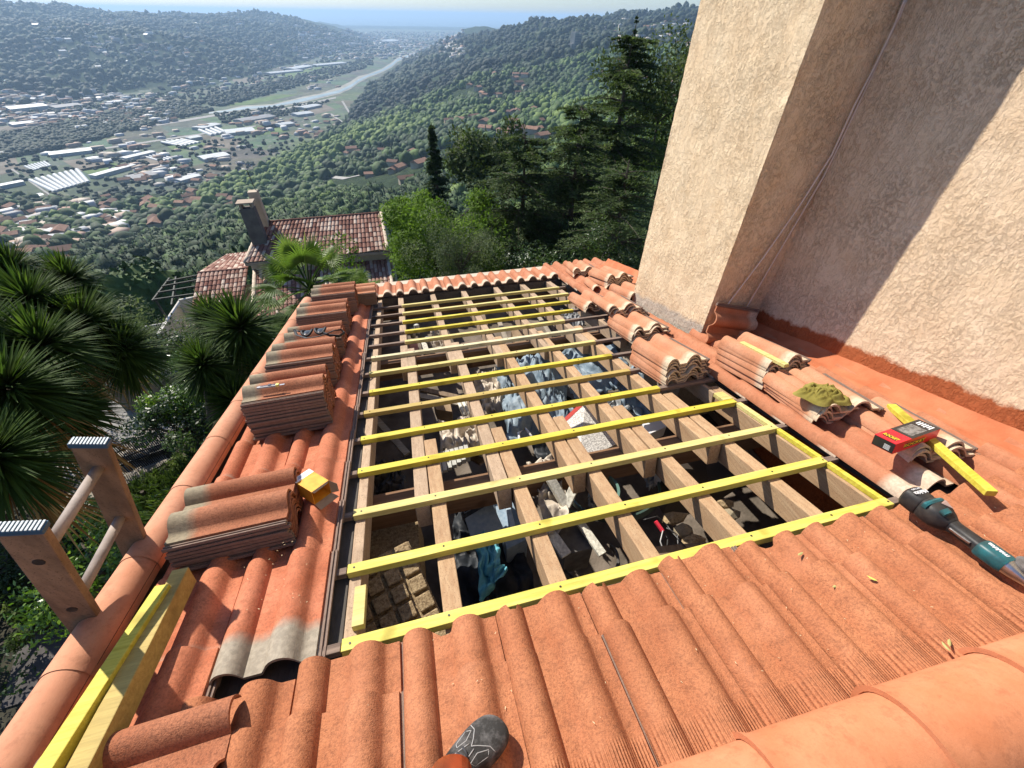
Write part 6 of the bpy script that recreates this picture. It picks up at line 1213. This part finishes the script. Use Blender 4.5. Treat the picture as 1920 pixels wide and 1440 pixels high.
def ribbon(name, px_pts, w_, m):
    P = [on_terrain(*p) for p in px_pts]; P = [p for p in P if p is not None]; Q = []
    for a, b in zip(P[:-1], P[1:]): Q += [a.lerp(b, k/10) for k in range(10)]
    Q.append(P[-1]); vs = []; 
    for i, p in enumerate(Q):
        d_ = Q[min(i+1, len(Q)-1)]-Q[max(i-1, 0)]; s_ = Vector((-d_.y, d_.x, 0)).normalized()*w_/2
        for q in (p-s_, p+s_): vs.append(Vector((q.x, q.y, float(hgt(q.x, q.y)[0])+.9)))
    mb = MB(); mb.add(vs, [(2*i, 2*i+1, 2*i+3, 2*i+2) for i in range(len(Q)-1)]); o = struct(mb, name, m)
for pts_, w_ in (([(594,353),(600,342),(622,333),(650,336),(676,330),(700,322)], 9), ([(560,392),(610,384),(655,372),(705,366)], 6), ([(840,262),(880,258),(930,246),(985,250)], 7), ([(1010,160),(1060,172),(1110,168)], 9), ([(620,215),(650,232),(640,262),(600,288)], 8)): ribbon('hill_road', pts_, w_, m_road)
# riverside and valley trees
VT = []
for poly, n, rad in (([(0,255),(330,192),(400,208),(120,278),(0,300)], 2600, 6), ([(400,215),(620,190),(560,215),(420,232)], 300, 5), ([(350,196),(700,105),(700,125),(420,200)], 900, 7), ([(0,205),(400,165),(620,110),(600,125),(350,195),(0,225)], 500, 6), ([(0,300),(640,240),(640,270),(450,320),(300,380),(0,400)], 520, 4.2), ([(600,60),(860,60),(860,80),(600,120)], 900, 9)):
    xs = [p[0] for p in poly]; ys = [p[1] for p in poly]; c_ = 0
    while c_ < n:
        px, py = nrs.uniform(min(xs), max(xs)), nrs.uniform(min(ys), max(ys)); ins_ = False; j = len(poly)-1
        for i in range(len(poly)):
            if (poly[i][1] > py) != (poly[j][1] > py) and px < (poly[j][0]-poly[i][0])*(py-poly[i][1])/(poly[j][1]-poly[i][1])+poly[i][0]: ins_ = not ins_
            j = i
        if ins_: x, y = gp_(px, py); VT.append((x, y, ZV, rad*nrs.uniform(.6, 1.4), nrs.uniform(.7, 1.2), np.clip(nrs.normal(.4, .2), 0, 1))); c_ += 1
        elif nrs.rand() < .001: c_ += 1
VT = np.array(VT); kp = np.ones(len(VT), bool)
for q in [[gp_(*p) for p in w_] for w_ in wh]+[[gp_(*p) for p in (g[0], g[1], g[3], g[2])] for g in GH]:
    c = np.mean(q, 0); rr_ = max(np.linalg.norm(np.array(q)-c, axis=1)); kp &= np.linalg.norm(VT[:,:2]-c, axis=1) > rr_*.8
mass('riverside_trees', VT[kp], fars, m_woodfar, 8)
# the far town: more buildings than one could tell apart
tb = []
for x0, x1, y0, y1, n in ((0,330,176,236,420), (330,640,120,170,150), (560,870,56,112,900), (640,860,62,90,400), (60,640,30,110,260), (420,640,215,262,55), (180,460,236,345,55), (0,240,385,470,150), (230,420,310,350,30), (0,330,236,300,20), (1120,1300,36,80,90)):
    for k in range(n):
        p = on_terrain(nrs.uniform(x0, x1), nrs.uniform(y0, y1))
        if p is not None: f_ = 1+min(p.length/4000, 1.2); tb.append((p.x, p.y, p.z-1.5, 4.4*f_*nrs.uniform(.6, 1.7), nrs.uniform(.5, 1.0), nrs.rand()))
bx = MB().box(-1.2, 1.2, -.8, .8, -.6, .55); t = NT('far_town_walls'); tm_ = t.fin(t.ramp(t.attr('tint'), [(0, (.28,.17,.12)), (.4, (.40,.34,.27)), (.7, (.30,.31,.32)), (1, (.62,.61,.58))]), .9)
mass('distant_town', tb, [tri(bx)], tm_, 12)
# ------------------------------------------------------------ air
mb = MB(); mb.box(-125000, 125000, -14000, 63000, ZV-8, 60)
t = NT('valley_haze'); t.t.nodes.remove(t.b); pv = t.t.nodes.new('ShaderNodeVolumePrincipled'); pv.inputs['Color'].default_value = (.50,.73,1,1); pv.inputs['Density'].default_value = 1.1e-4; pv.inputs['Anisotropy'].default_value = .2
t.t.links.new(pv.outputs[0], t.t.nodes['Material Output'].inputs['Volume'])
o = single(mb, 'haze', t.m, None, None, None, kind='stuff')
